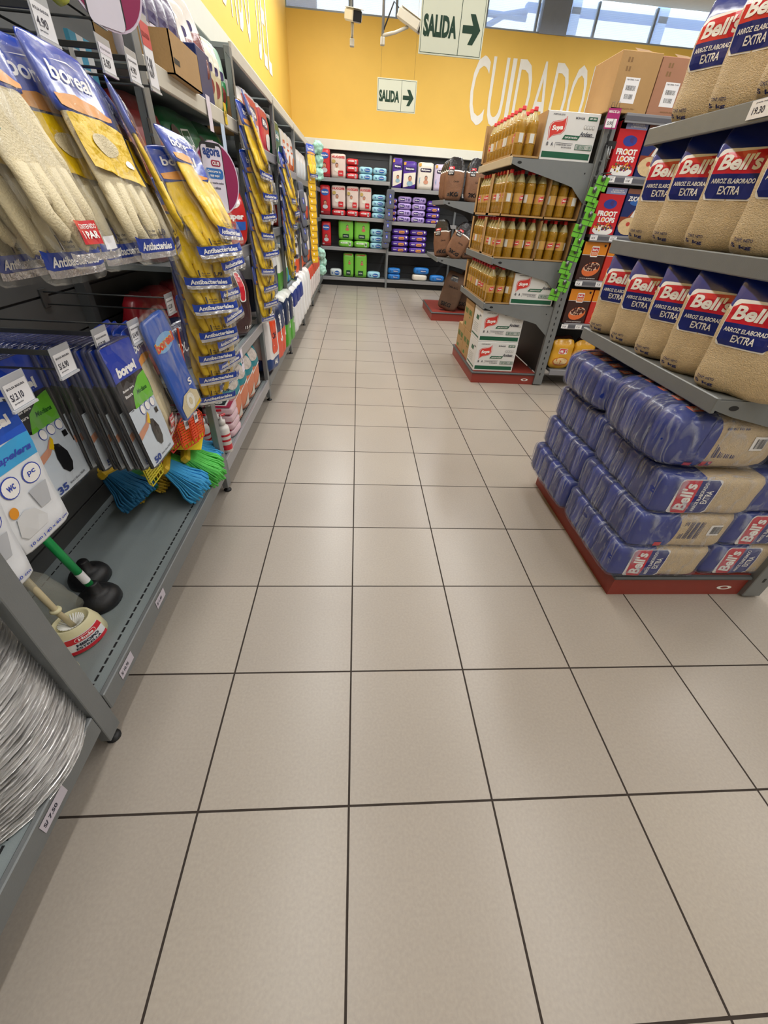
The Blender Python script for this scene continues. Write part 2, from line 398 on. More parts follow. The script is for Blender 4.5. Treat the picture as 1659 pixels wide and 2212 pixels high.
# wall lettering
lt = Print(flatfn((0, YF, 0), (1, 0, 0), (0, 0, 1), (0, -1, 0)), grid=0, base=.004)
x = 1.94
for ch, w in zip('CUIDADO', (.29, .28, .09, .28, .29, .28, .29)):
    lt.text(ch, x + w / 2, 3.05, .86, LETTER, w=w if ch != 'I' else .07, bold=.005); x += w + .045
lt2 = Print(flatfn((0, YF, 0), (1, 0, 0), (0, 0, 1), (0, -1, 0)), grid=0, base=.004)
lt2.text('D', 4.2, 3.05, .86, LETTER, w=.28, bold=.005).text('E', 4.52, 3.05, .86, LETTER, w=.26, bold=.005).text('L', 4.83, 3.05, .86, LETTER, w=.24, bold=.005)
tag(lt.mb.build('wall_lettering'), 'tall condensed white CUIDADO lettering on the far yellow wall', 'lettering')
tag(lt2.mb.build('wall_lettering'), 'white letters after the word CUIDADO on the far wall, partly behind the cartons', 'lettering')
lt = Print(flatfn((XL, 0, 0), (0, 1, 0), (0, 0, 1), (1, 0, 0)), grid=0, base=.004)
x = 4.4
for ch in 'CUIDADO DEL': 
    if ch != ' ': lt.text(ch, x, 3.1, .86, LETTER, w=.24 if ch != 'I' else .07, bold=.005)
    x += .33 if ch != 'I' else .2
tag(lt.mb.build('wall_lettering'), 'white condensed lettering running along the left yellow wall above the ledge', 'lettering')
# ================================================================ LEFT RUN OF SHELVING
def post(mb, x, y, z1, w=.03, d=.055, mat=None):
    mb.box(x - w, x, y - d / 2, y + d / 2, .03, z1, mat or GREY, .002)
def foot(parent, x, y):
    f = MB(); f.lathe([(.019, 0), (.019, .006), (.012, .01), (.006, .014), (.006, .034)], BLK, 14, (x, y)); f.build('levelling_foot', parent)
SX, BX = -.69, -1.13
YB = [-1.12, .2, 1.52, 2.845, 4.17, 5.49, 6.81, 8.13, 9.0]
def slots(mb, x0, x1, y0, y1, z, pitch, mat, along='y', a=.02, b=.006):
    if along == 'y':
        y = y0
        while y < y1: mb.box(x0, x0 + b, y, y + a, z, z + .0009, mat); y += pitch
def shelf_tray(parent, name, x0, x1, y0, y1, ztop, lip=.035, t=.02, perf=False, lipmat=None, mat=None):
    """shelf with a rolled price lip on the +x side"""
    mb = MB(); mat = mat or GREY
    mb.box(x0, x1 - .012, y0, y1, ztop - t, ztop, mat)
    mb.box(x1 - .014, x1, y0, y1, ztop - lip, ztop + .008, lipmat or GREY, .003)
    if perf:
        slots(mb, x1 - .05, 0, y0 + .03, y1 - .03, ztop, .028, BLK); slots(mb, x0 + .02, 0, y0 + .03, y1 - .03, ztop, .028, BLK)
    return mb.build(name, parent)
def bay(i, label, shelves, top=None, postz=1.95, last=False):
    y0, y1 = YB[i], YB[i+1]; o = thing('shelving_unit', label, 'shelving', (BX, (y0 + y1) / 2, 0)); ox, oy = o.location.x, o.location.y
    def L(mb): mb.v = [(v[0] - ox, v[1] - oy, v[2]) for v in mb.v]; return mb
    p = MB(); post(p, SX, y0, postz); p.box(SX - .42, SX - .03, y0 - .012, y0 + .012, .07, .11, DGREY)
    p.box(SX - .44, SX - .40, y0 - .02, y0 + .02, .0, 2.1, DGREY)
    p.box(SX - .42, SX - .03, y0 - .012, y0 + .012, 1.9, 1.94, DGREY)
    L(p).build('upright', o)
    f = MB(); f.lathe([(.02, 0), (.02, .007), (.012, .011), (.007, .014), (.007, .034)], BLK, 14, (SX - .015, y0)); L(f).build('levelling_foot', o)
    bp_ = MB(); z = .1
    while z < 2.12:
        z2 = min(z + .148, 2.14); bp_.box(BX - .02, BX, y0 + .02, y1 - .02, z, z2 - .008, PANEL); bp_.box(BX - .02, BX - .008, y0 + .02, y1 - .02, z2 - .008, z2, BLK); z = z2
    L(bp_).build('back_panel', o)
    for z, kind in shelves:
        mb = MB()
        mb.box(BX, SX - .012, y0 + .03, y1 - .03, z - .02, z, TRAY)
        lipm = {'grey': GREY, 'tan': M('#cfc9bb', .5), 'steel': M('#a3a3a8', .35, .4)}[kind]
        mb.box(SX - .014, SX + .002, y0 + .03, y1 - .03, z - (.065 if z < .3 else .05), z + .008, lipm, .003)
        slots(mb, SX - .05, 0, y0 + .05, y1 - .05, z, .028, BLK)
        if z < .3: slots(mb, BX + .03, 0, y0 + .05, y1 - .05, z, .028, BLK, b=.004)
        L(mb).build('shelf', o)
        if z < .3:
            k = MB(); k.box(BX + .1, SX - .06, y0 + .03, y1 - .03, .01, .09, XGREY); L(k).build('plinth', o)
    return o
bay(0, 'grey metal shelving unit at lower left holding foil tray stacks', [(.17, 'grey')])
bay(1, 'grey metal shelving unit with hooks of gloves above plungers and brooms', [(.17, 'grey')])
bay(2, 'grey shelving unit with pet food bags, third from the camera', [(.17, 'steel'), (.585, 'steel'), (1.07, 'steel'), (1.65, 'tan')])
bay(3, 'grey shelving unit with red and white toilet paper packs on its upper shelf', [(.17, 'grey'), (.62, 'grey'), (1.12, 'grey'), (1.6, 'steel'), (1.97, 'tan')])
bay(4, 'grey shelving unit with green and orange paper packs, fifth from the camera', [(.17, 'grey'), (.62, 'grey'), (1.12, 'grey'), (1.56, 'steel'), (1.97, 'tan')])
bay(5, 'grey shelving unit behind the strip of grey socks', [(.17, 'grey'), (.62, 'grey'), (1.12, 'grey'), (1.54, 'grey'), (1.97, 'tan')])
bay(6, 'grey shelving unit at the far end of the left wall', [(.17, 'grey'), (.62, 'grey'), (1.12, 'grey'), (1.54, 'grey'), (1.97, 'tan')])
bay(7, 'short grey shelving unit in the far left corner', [(.17, 'grey'), (.62, 'grey'), (1.12, 'grey'), (1.54, 'grey'), (1.97, 'tan')])
struct('trim_4', MB().box(-1.15, -.74, 9.03, 9.06, 0, 2.115, XGREY))
# ================================================================ RIGHT END UNITS
RB = M('#8f3a30', .45, var=.05)
def end_unit(label, y0, y1, shelves, basez=.12, x0=1.11, x1=1.74, topz=1.96, tanlip=()):
    yc = (y0 + y1) / 2; o = thing('end_display_unit', label, 'display shelving', (x0, yc, 0))
    def L(mb): mb.v = [(v[0] - x0, v[1] - yc, v[2]) for v in mb.v]; return mb
    b = MB(); b.box(x0 + .012, x1, y0 + .012, y1 - .012, .0, basez - .022, RB); b.box(x0, x1, y0, y1, basez - .022, basez - .004, DGREY, .006)
    b.box(x0 + .02, x1, y0 + .02, y1 - .02, basez - .006, basez, RB)
    # small white maker's badge
    L(b).build('base', o)
    bd = Print(flatfn((x1 - .09 - x0, y0 + .012 - yc, 0), (1, 0, 0), (0, 0, 1), (0, -1, 0)), grid=0, base=.001)
    bd.poly(ell(0, .045, .035, .012), WHITE).up().poly(ell(0, .045, .018, .007), RB); bd.build('badge', o)
    for yy in (y0 + .01, y1 - .01):
        p = MB(); p.box(x1, x1 + .085, yy - .02, yy + .02, .01, topz, GREY, .003)
        z = .1
        while z < topz - .06: p.box(x1 + .036, x1 + .046, yy - .0212, yy - .0195, z, z + .022, BLK); z += .05
        L(p).build('upright', o)
    bk = MB(); bk.box(x1 + .03, x1 + .05, y0 + .03, y1 - .03, .1, topz - .02, XGREY); L(bk).build('back_panel', o)
    for z in shelves:
        s = MB(); s.box(x0 + .01, x1, y0 + .01, y1 - .01, z - .02, z, GREY)
        s.box(x0 - .004, x0 + .012, y0, y1, z - .045, z + .006, M('#b9ab90', .5) if z in tanlip else GREY, .003); L(s).build('shelf', o)
        for yy in (y0 + .003, y1 - .009):
            c = MB(); pts = [(x0 + .012, z - .004), (x0 + .012, z - .035), (x0 + .08, z - .055), (x1 - .18, z - .13), (x1 - .12, z - .145), (x1 - .09, z - .17), (x1, z - .24), (x1, z - .004)]
            c.poly(pts, .005, GREY, 'y', yy); c.poly(ell(x0 + .07, z - .026, .016, .008), .001, BLK, 'y', yy - .0012)
            c.poly(ell(x1 - .05, z - .06, .005, .005), .001, BLK, 'y', yy - .0012); L(c).build('bracket', o)
    return o
end_unit('grey end unit with red base holding clear wrapped rice bundles', .74, 1.66, [.895, 1.25, 1.6])
end_unit('grey end unit with red base holding golden cooking oil bottles', 3.45, 4.44, [.695, 1.03, 1.66], basez=.11, tanlip=(1.66,))
end_unit('farthest grey end unit with red base holding brown charcoal bags', 6.16, 7.2, [.8, 1.44], basez=.12)
# gondola run behind the oil end unit, its cereal side faces the camera
def run(label, x0, x1, y, shelves, ztop, depth=.42):
    o = thing('shelving_run', label, 'shelving', (x0, y, 0))
    def L(mb): mb.v = [(v[0] - x0, v[1] - y, v[2]) for v in mb.v]; return mb
    b = MB(); b.box(x0, x1, y + depth, y + depth + .03, .1, ztop, XGREY); L(b).build('back_panel', o)
    for k in range(3):
        x = x0 + (x1 - x0) * k / 2; p = MB(); p.box(x - .02, x + .02, y + depth - .02, y + depth + .04, 0, ztop, GREY); L(p).build('upright', o)
    for z in shelves:
        s = MB(); s.box(x0 + .02, x1, y + .01, y + depth, z - .02, z, GREY); s.box(x0 + .02, x1, y - .004, y + .012, z - .046, z + .004, M('#8e8f96', .4, .3), .002)
        if z > .3: s.box(x0 + .02, x1, y - .0052, y - .0045, z - .034, z - .01, M('#5e5f68', .35))
        L(s).build('shelf', o)
    return o
run('grey shelving run stocked with cereal boxes behind the rice end unit', 1.84, 4.5, 3.42, [.16, .575, .915, 1.235, 1.598, 1.93], 1.95)
run('grey shelving run of the far gondola behind the oil bottles', 1.84, 4.5, 6.14, [.16, .6, 1.0, 1.45, 1.93], 1.95)
# ================================================================ FAR SHELVING
FB = M('#3a3c40', .6)
def far_bay(label, x0, x1, shelves):
    o = thing('shelving_unit', label, 'shelving', ((x0 + x1) / 2, 9.5, 0)); cx = (x0 + x1) / 2
    def L(mb): mb.v = [(v[0] - cx, v[1] - 9.5, v[2]) for v in mb.v]; return mb
    b = MB(); z = .1
    while z < 2.1:
        z2 = min(z + .148, 2.12); b.box(x0 + .02, x1 - .02, 9.46, 9.48, z, z2 - .008, FB); b.box(x0 + .02, x1 - .02, 9.468, 9.48, z2 - .008, z2, BLK); z = z2
    b.box(x0, x1, 9.14, 9.2, 0, .09, BLK)
    L(b).build('back_panel', o)
    p = MB(); p.box(x0 - .02, x0 + .02, 9.42, 9.5, 0, 2.1, GREY); L(p).build('upright', o)
    for z in shelves:
        s = MB(); s.box(x0 + .02, x1 - .02, 9.06, 9.46, z - .02, z, GREY); s.box(x0 + .015, x1 - .015, 9.045, 9.062, z - .05, z + .008, M('#9a9a9c', .4, .3), .003); L(s).build('shelf', o)
    return o
far_bay('dark shelving unit with red and green diaper packs on the far wall', -.74, .585, [.15, .66, 1.15, 1.7])
far_bay('dark shelving unit with purple diaper packs on the far wall', .585, 1.91, [.15, .63, 1.12, 1.62])
far_bay('dark shelving unit on the far wall hidden behind the charcoal bags', 1.91, 3.3, [.15, .6, 1.1, 1.6])
p = MB().box(.565, .605, 9.03, 9.06, .0, 1.6, GREY, .003)
tag(p.build('shelf_post'), 'single grey shelf post standing between the two diaper shelving units', 'post')
# ================================================================ RICE
RICE = M('#dac39c', .4, bump=.6, bscale=320, var=.16, vscale=170); BLUE = M('#1d2f86', .22, coat=.4, bump=.15, bscale=30); LBLUE = M('#1f2a78', .3)
CRM = M('#e3dccb', .35); LRED = M('#cf2233', .25, coat=.3); NAVYINK = M('#2a2f66', .5); TXT = M('#f4f2f0', .45)
def bells_label(P, cx, cy, w=.15, h=.112, rot=0):
    """red over blue badge with rounded lower corners; rot 90 for lying bags"""
    c, s = math.cos(rot), math.sin(rot)
    def R(pts): return [(cx + x*c - y*s, cy + x*s + y*c) for x, y in pts]
    P.poly(R(rrect(0, 0, w + .008, h + .008, .014)), TXT).up()
    P.poly(R([(-w/2, h*.02), (w/2, h*.02), (w/2, h/2 - .01), (w/2 - .01, h/2), (-w/2 + .02, h/2 - .006), (-w/2, h/2 - .016)]), LRED)
    P.poly(R([(-w/2, h*.02), (-w/2, -h/2 + .012), (-w/2 + .012, -h/2), (w/2 - .012, -h/2), (w/2, -h/2 + .012), (w/2, h*.02)]), LBLUE).up()
    def T(t, x, y, hh, ww, b=.02, sh=0): P.text(t, cx + x*c - y*s, cy + x*s + y*c, hh, TXT, ww, b, sh, rot)
    T("Bell's", 0, h*.255, h*.33, w*.80, .035, .12)
    T('ARROZ ELABORADO', 0, -h*.13, h*.10, w*.86)
    T('EXTRA', 0, -h*.32, h*.17, w*.42)
def rice_warp(h):
    def f(p):
        t = max(0, (p.z / h - .70) / .30); b = max(0, (.12 - p.z / h) / .12)
        p = p.copy(); p.y *= (1 - .86 * t ** 1.3) * (1 - .25 * b); p.x *= 1 + .04 * t - .05 * b; p.y += .012 * t; return p
    return f
def make_rice(seed):
    def f():
        o = thing('rice_bag', '', 'bag of rice'); h = .335
        P = Puff(.245, .095, h, 10, rice_warp(h), .008, 14, seed)
        V = [-1, -.9, -.75, -.5, -.25, 0, .2, .40, .45, .6, .8, 1]
        def mf(fn, c): return BLUE if c[2] > .45 else (CRM if c[2] > .40 else RICE)
        P.mesh(RICE, 12, mf, vs=V).build('bag', o)
        L = Print(P.face('front'), .0012, .02, .0012)
        bells_label(L, -.042, .197, .14, .118); L.off = .0012
        L.text('CONTENIDO NETO', .098, .085, .008, NAVYINK, .05, rot=PI/2).text('5 kg', .112, .085, .02, NAVYINK, .05, .03, rot=PI/2)
        L.rect(.116, .17, .018, .06, LRED).up().text('BAJO', .116, .17, .010, TXT, .045, rot=PI/2)
        L.text('CONT. NETO', -.085, .038, .009, NAVYINK, .05).text('5 kg', -.09, .018, .016, NAVYINK, .06, .03)
        L.build('label', o)
        return o
    return f
RB1, RB2 = Proto(make_rice(0)), Proto(make_rice(5))
pos = ['farthest along', 'second from the far end', 'middle one', 'second from the near end', 'nearest the camera']
for i, ly in enumerate((1.53, 1.34, 1.145, .975, .79)):
    p = (RB1, RB2)[i % 2]('labelled rice bag on the lowest bag shelf, ' + pos[i], (1.20, ly + .0, .896), math.radians((-46, -48, -50, -52, -54)[i]), 'rice bags standing on the end unit shelves')
for i, ly in enumerate((1.50, 1.33, 1.14, .93)):
    p = (RB2, RB1)[i % 2]('labelled rice bag on the middle bag shelf, ' + ['farthest along', 'second from the far end', 'second from the near end', 'partly cut off by the frame'][i], (1.215, ly, 1.251), math.radians((-54, -55, -56, -50)[i]), 'rice bags standing on the end unit shelves')
for i, ly in enumerate((1.49, 1.30, 1.10, .9)):
    p = (RB1, RB2)[i % 2]('rice bag on the topmost bag shelf at the upper right, ' + ['farthest along', 'second from the far end', 'third from the far end', 'outermost'][i], (1.215, ly, 1.601), math.radians((-62, -64, -60, -60)[i]), 'rice bags standing on the end unit shelves')
def tagcard(P, cx, cy, w, h, txt, ink=None):
    P.rect(cx, cy, w, h, PAPER).up().text(txt, cx - w*.05, cy, h*.38, ink or INK, w*.6, .02)
def price_tag(label, txt, fn_o, ux, uy, n, w=.08, h=.034, cat='price tag', col=None):
    o = thing('price_tag', label, cat, fn_o)
    P = Print(flatfn((0, 0, 0), ux, uy, n), .0005, 0, .0006)
    P.rect(0, 0, w, h, PAPER).up()
    if col: P.rect(0, h*.32, w, h*.36, col)
    P.text(txt, -w*.08, -h*.08, h*.38, INK, w*.5, .02).text('precio regular', 0, h*.34, h*.1, INK, w*.6) 
    P.build('card', o); return o
price_tag('price tag 19.30 on the lip of the topmost rice shelf', '19.30', (1.103, 1.1, 1.583), (0, -1, 0), (0, 0, 1), (-1, 0, 0), .085, .04)
# bundles of rice bags wrapped in clear plastic
WRAP = film('#c3cbe2', .10, .50, 24, .12, (.8, 1.8, .28), .9, .50, .70)
BEDGE = M('#182f8c', .25, coat=.3, bump=.2, bscale=25); BEDGE2 = M('#12226c', .25, coat=.3, bump=.2, bscale=25)
class Slice(Puff):
    def __init__(s, w, d, h, n, k, nb, seed): Puff.__init__(s, w, d, h, n, None, .004, 9, seed); s.k, s.nb = k, nb
    def pt(s, q, off=0.0):
        u, a, v = q; g = 1 - (.009 * abs(a) ** 7 if not ((s.k == 0 and a < -.0) or (s.k == s.nb - 1 and a > 0)) else 0)
        return Puff.pt(s, (u * g, -1 + 2 * (s.k + (a + 1) / 2) / s.nb, v * g), off)
def make_bundle(H, Lx, nb, seed, face, puffy=7):
    def f():
        o = thing('rice_bundle', '', 'wrapped bundle of rice bags'); Wy = .455; t = Wy / nb
        for k in range(nb):
            P = Slice(Lx, Wy, H, puffy, k, nb, seed)
            bx = -1 + 2 * .16 / Lx * .5 * 2
            U = [-1, -.9, -.7, -.5, bx - .04 if bx > -.45 else -.3, bx, 0, .3, .6, .85, 1]; U = sorted(set(U))
            mf = (lambda fn, c: ((BEDGE, BEDGE2)[k % 2] if c[0] < bx - .02 else (CRM if c[0] < bx + .001 else RICE)))
            mb = P.mesh(RICE, 8, mf, us=U)
            b = mb.build('rice_bag', o)
            if k == 0:
                fn0 = P.face('front'); fn = fn0
                L = Print(fn, .001, .02, .0015)
                if face == 'front': bells_label(L, -Lx/2 + .145, H*.5, H*.84, .145, PI/2)
                else:
                    L.poly(ell(-Lx/2 + .155, H*.5, .022, H*.45), BEDGE)
                    for j in range(4): L.bars(-Lx/2 + .2 + j*.022, H*.55, .016, H*.5, NAVYINK, 3)
                    L.rect(-Lx/2 + .33, H*.56, .05, .05, TXT).up().bars(-Lx/2 + .335, H*.56, .038, .036, BLK, 12)
                    L.rect(-Lx/2 + .125, H*.13, .03, .02, LRED)
                if H > .18:
                    L.rect(-Lx/2 + .19, H*.16, .035, .03, LRED).rect(-Lx/2 + .2, H*.16, .02, .03, LBLUE)
                L.build('label', b)
            if H > .18:
                fn0 = P.face('top'); fn = lambda x, y, off, fn0=fn0, k=k: fn0(x, -Wy/2 + t * (k + .5) + y, off) if False else fn0(x, y * nb, off)
                L = Print(fn, .0006, .02, .0015); L.rect(-Lx/2 + .09, 0, .05, t*.5, M('#d9603a', .3)).rect(-Lx/2 + .135, 0, .04, t*.6, LBLUE).up().text("Bell's", -Lx/2 + .09, 0, t*.25, TXT, .035)
                L.text('ARROZ ELABORADO', -Lx/2 + .2, t*.4, .008, NAVYINK, .08); L.build('label', b)
        Wp = Puff(Lx + .012, Wy + .012, H + .008, puffy, None, .006, 14, seed + 11)
        w = Wp.mesh(WRAP, 14); w.v = [(v[0], v[1], v[2] - .003) for v in w.v]
        w.build('plastic_wrap', o)
        return o
    return f
BN = {}
def bundle(label, x, y, z, H=.162, Lx=.4, nb=6, face='front', rot=0.0, puffy=14):
    k = (H, Lx, nb, face, puffy)
    if k not in BN: BN[k] = Proto(make_bundle(H, Lx, nb, len(BN) * 3.1, face, puffy))
    return BN[k]('wrapped rice bundle, ' + label, (x + Lx / 2, y, z), rot, 'wrapped rice bundles stacked on the red base')
lev = ['bottom', 'second from bottom', 'third from bottom']
for i, z in enumerate((.121, .287, .453)):
    bundle('near front stack, ' + lev[i], 1.06 + (.0, .012, .03)[i], .97, z, .162, .4, 6, ('front', 'back', 'front')[i], (0, .01, -.012)[i])
bundle('big puffed one on top of the near front stack', 1.035, .985, .62, .222, .46, 5, 'back', -.03, 4.5)
for i, z in enumerate((.121, .287, .453)):
    bundle('far stack beside the aisle, ' + lev[i], 1.05 + (.0, .03, .05)[i], 1.445, z, .162, .4, 6, 'back', (0, -.01, .02)[i])
bundle('rounded one on top of the far stack', 1.06, 1.46, .62, .19, .44, 5, 'back', .02, 4.6)
for i, z in enumerate((.121, .287, .453)):
    bundle('right stack near the upright, ' + lev[i], 1.475 + .0, .985, z, .162, .36, 6, ('front', 'front', 'back')[i], 0)
bundle('hidden behind the right stack on the base', 1.475, 1.445, .121, .162, .36, 6, 'front')
# ================================================================ OIL
SRED = M('#d23b34', .4); SGRN = M('#16593f', .45); SWH = M('#dcdcdb', .5, var=.03); CARD = M('#b08c5c', .7, bump=.1, bscale=120); CARDD = M('#8a6a45', .75)
def soya_logo(P, cx, cy, w, h, out=True):
    def leaf(k):
        sh = [(-.5, .02), (-.46, .2), (-.3, .33), (-.05, .38), (.18, .42), (.36, .5), (.47, .64), (.49, .4), (.5, .1), (.46, -.12), (.3, -.28), (.05, -.35), (-.18, -.4), (-.34, -.5), (-.44, -.66), (-.46, -.4), (-.5, -.18)]
        return [(cx + x * w * k, cy + y * h * k) for x, y in sh]
    if out: P.poly(leaf(1.16), SRED).up().poly(leaf(1.08), SWH).up()
    P.poly(leaf(1.0), SRED).up(); P.text('Soya', cx, cy, h * .38, TXT, w * .78, .05, .25, .1)
def soya_face(P, w, h):
    P.rect(0, h*.12, w*.94, h*.13, SGRN)
    soya_logo(P, -w*.27, h*.66, w*.27, h*.34)
    P.text('ACEITE DE SOYA', -w*.29, h*.93, h*.03, INK, w*.22).text('BÜNGE', w*.12, h*.89, h*.05, INK, w*.17).rect(w*.36, h*.89, w*.17, h*.075, SGRN).up()
    P.text('GMP 10001', w*.36, h*.89, h*.035, TXT, w*.13)
    P.text('Andean', w*.3, h*.585, h*.09, INK, w*.24, .02, .2)
    P.poly([(-w*.14, h*.45), (w*.16, h*.45), (w*.20, h*.54), (-w*.10, h*.54)], SGRN).up().text('EXPORTACIÓN', w*.03, h*.495, h*.045, TXT, w*.24)
    P.rect(w*.33, h*.535, w*.28, h*.008, INK)
    for x, t in ((-.40, '@'), (-.31, 'A')): P.text(t, w*x, h*.34, h*.08, INK, w*.04)
    P.rect(-w*.08, h*.37, w*.34, h*.008, INK).rect(-w*.25, h*.32, w*.004, h*.1, INK)
    P.text('CONSERVESE BIEN TAPADO', -w*.08, h*.335, h*.025, INK, w*.3).text('SIN REFRIGERAR', -w*.02, h*.285, h*.025, INK, w*.2)
    P.rect(w*.31, h*.31, w*.33, h*.11, SGRN).up().rect(w*.31, h*.31, w*.31, h*.085, SWH).up().bars(w*.31, h*.31, w*.29, h*.07, SGRN, 18)
    for k in range(4): P.poly(rrect(w*(.25 + k*.052), h*.72, w*.04, h*.07, .004), M('#9a9a98', .5)); 
    P.up()
    for k in range(4): P.poly(rrect(w*(.25 + k*.052), h*.72, w*.032, h*.055, .003), SWH)
def make_soya(w=.385, d=.29, h=.262):
    def f():
        o = thing('oil_carton', '', 'carton'); b = MB().box(-w/2, w/2, -d/2, d/2, 0, h, SWH, .003); b.box(-w/2 + .001, w/2 - .001, -.002, .002, h, h + .0006, M('#b9b09c', .4)); b.build('box', o)
        P = Print(flatfn((0, -d/2, 0), (1, 0, 0), (0, 0, 1), (0, -1, 0)), .0004, 0, .0005); soya_face(P, w, h); P.build('print', o)
        P = Print(flatfn((-w/2, 0, 0), (0, -1, 0), (0, 0, 1), (-1, 0, 0)), .0004, 0, .0005)
        P.poly([(-.05, h*.62), (.04, h*.62), (.05, h*.76), (-.04, h*.76)], SGRN).text('Andean', .08, h*.8, .018, INK, .06, .02, .2).rect(0, h*.12, d*.9, h*.05, SGRN)
        for k in range(5): P.rect(-.02, h*(.25 + k*.06), .16, .004, M('#9a9a98', .5))
        P.build('side_print', o); return o
    return f
SB = Proto(make_soya()); SB2 = Proto(make_soya(.385, .29, .24))
SB('white and green oil carton on the top shelf of the oil end unit', (1.515, 3.62, 1.661), 0)
SB2('white and green oil carton on the lowest oil shelf beside the bottles', (1.53, 3.62, .696), 0)
SB('white and green oil carton lying lowest on the red base', (1.318, 3.625, .111), 0)
SB('white and green oil carton stacked on another one under the oil shelf', (1.318, 3.63, .374), 0)
def make_primor(w=.27, d=.36, h=.255):
    def f():
        o = thing('brown_carton', '', 'carton'); G = M('#4f7a3c', .6)
        MB().box(-w/2, w/2, -d/2, d/2, 0, h, CARD, .003).build('box', o)
        for ox, ux, n, ww, nm in (((-w/2, 0, 0), (0, -1, 0), (-1, 0, 0), d, 'print'), ((0, -d/2, 0), (1, 0, 0), (0, -1, 0), w, 'side_print')):
            P = Print(flatfn(ox, ux, (0, 0, 1), n), .0004, 0, .0005)
            P.text('PRIMOR', -ww*.22, h*.62, .05, G, ww*.36, .04).text('PRIMOR', ww*.22, h*.62, .05, G, ww*.36, .04).text('CLASICO', ww*.2, h*.45, .014, G, .06).rect(-ww*.2, h*.15, .07, .03, G)
            P.build(nm, o)
        return o
    return f
PB_ = Proto(make_primor()); PB2_ = Proto(make_primor(.27, .29, .255))
PB2_('brown oil carton with green print, lower one next to the white cartons', (1.27, 3.93, .111), 0)
PB2_('brown oil carton with green print, lower one at the aisle end of the base', (1.27, 4.23, .111), 0)
PB_('brown oil carton with green print, resting on two other brown cartons', (1.27, 4.03, .368), 0)
OIL = M('#b88a1e', .06, spec=.8, var=.05, alpha=.62, coat=.6); OILC = M('#d9cf9a', .06, spec=.8, alpha=.45, coat=.6); OLAB = M('#c49a52', .4, var=.12, vscale=40)
CAPR = M('#cf2a2e', .35)
def make_bottle():
    o = thing('oil_bottle', '', 'oil bottle'); r = .0372
    pr_ = [(.028, 0), (r*.97, .004), (r, .012), (r*.95, .03), (r, .04), (r*.96, .055), (r, .07), (r*.97, .075), (r*.97, .135), (r, .14), (r*.94, .152), (r, .165), (r*.98, .185), (r*.9, .20)]
    MB().lathe(pr_, OIL, 14).build('oil', o); MB().lathe([(r*.9, .20), (r*.82, .21), (r*.55, .232), (.013, .246), (.0115, .256)], OILC, 14, cap=False).build('neck', o)
    MB().lathe([(.0155, .251), (.0155, .255), (.0145, .257), (.0145, .271), (.013, .273)], CAPR, 12).build('cap', o)
    rr = r * 1.0
    def cyl(x, y, off): a = x / rr; return Vector(((rr + off) * math.sin(a), -(rr + off) * math.cos(a), y))
    L = Print(cyl, .0004, .012, .0002)
    L.rect(0, .105, 2 * PI * rr * .98, .058, OLAB).up(); soya_logo(L, -.006, .107, .038, .036, True); L.up()
    for k in (1.7, -2.6): L.rect(rr * k, .105, .03, .05, M('#d9d9d6', .5))
    L.build('label', o)
    return o
BT = Proto(make_bottle)
RB_ = random.Random(3)
def bottle(label, x, y, z): BT(label, (x, y, z), RB_.choice([-.9, -.3, .2, .7, 1.6, -1.7]) + RB_.uniform(-.2, .2), 'cooking oil bottles on the end unit')
XS7 = [1.155 + .0845 * k for k in range(7)]; YS = [3.515 + .087 * k for k in range(10)]
for nm, z0 in (('lower tier of the middle shelf', 1.034), ('upper tier of the middle shelf', 1.325)):
    for i, x in enumerate(XS7):
        if i == 4: x += .012
        x = x + (.012 if i > 4 else 0)
        bottle('oil bottle, near row, %s from the aisle, %s' % (ORD[i], nm), x, YS[0], z0)
        bottle('oil bottle, second row, %s from the aisle, %s' % (ORD[i], nm), x, YS[1], z0)
    for j in range(2, 10): bottle('oil bottle, aisle side, %s row back, %s' % (ORD[j], nm), XS7[0], YS[j], z0); 
    for j in range(2, 4): bottle('oil bottle, second column, %s row back, %s' % (ORD[j], nm), XS7[1], YS[j], z0)
for i in range(3):
    for j in range(9):
        if i and j > 2: continue
        bottle('oil bottle, lowest shelf, %s from the aisle, %s row from the camera' % (ORD[i], ORD[j]), 1.155 + .086 * i, 3.515 + .092 * j, .70)
        if i == 2: continue
for i in range(2):
    for j in range(9):
        bottle('oil bottle, top shelf, %s from the aisle, %s row from the camera' % (ORD[i], ORD[j]), 1.16 + .086 * i, 3.52 + .092 * j, 1.665)
def open_case(label, x0, x1, y0, y1, z, h, slant=False, back=True):
    """display case cut open towards the aisle and the camera"""
    o = thing('open_case', label, 'cardboard case', ((x0+x1)/2, (y0+y1)/2, z)); cx, cy = (x0+x1)/2, (y0+y1)/2
    m = MB(); m.box(x0, x1, y0, y1, z, z + .003, CARD)
    m.box(x0, x0 + .003, y0, y1, z, z + .018, CARD); m.box(x0, x1, y0, y0 + .003, z, z + .014, CARD)
    m.box(x1 - .003, x1, y0, y1, z, z + h, CARD)
    m.box(x0, x0 + .003, y1 - .06, y1, z, z + h, CARD); m.box(x0, x1, y1 - .003, y1, z, z + h * (1.05 if slant else 1), CARD)
    m.box(x0, x0 + .003, y0, y0 + .02, z, z + h * (.4 if slant else 1), CARD)
    m.v = [(v[0] - cx, v[1] - cy, v[2] - z) for v in m.v]; m.build('tray', o); return o
E0 = 1.118
open_case('cardboard case cut open around the upper tier of oil bottles, aisle side', E0 - .006, 1.458, 3.465, 3.90, 1.311, .275)
open_case('cardboard case cut open around the upper tier of oil bottles, inner side', 1.462, 1.735, 3.465, 3.90, 1.311, .262)
open_case('cardboard case cut open around the lower tier of oil bottles, aisle side', E0 - .006, 1.458, 3.465, 3.90, 1.0305, .27)
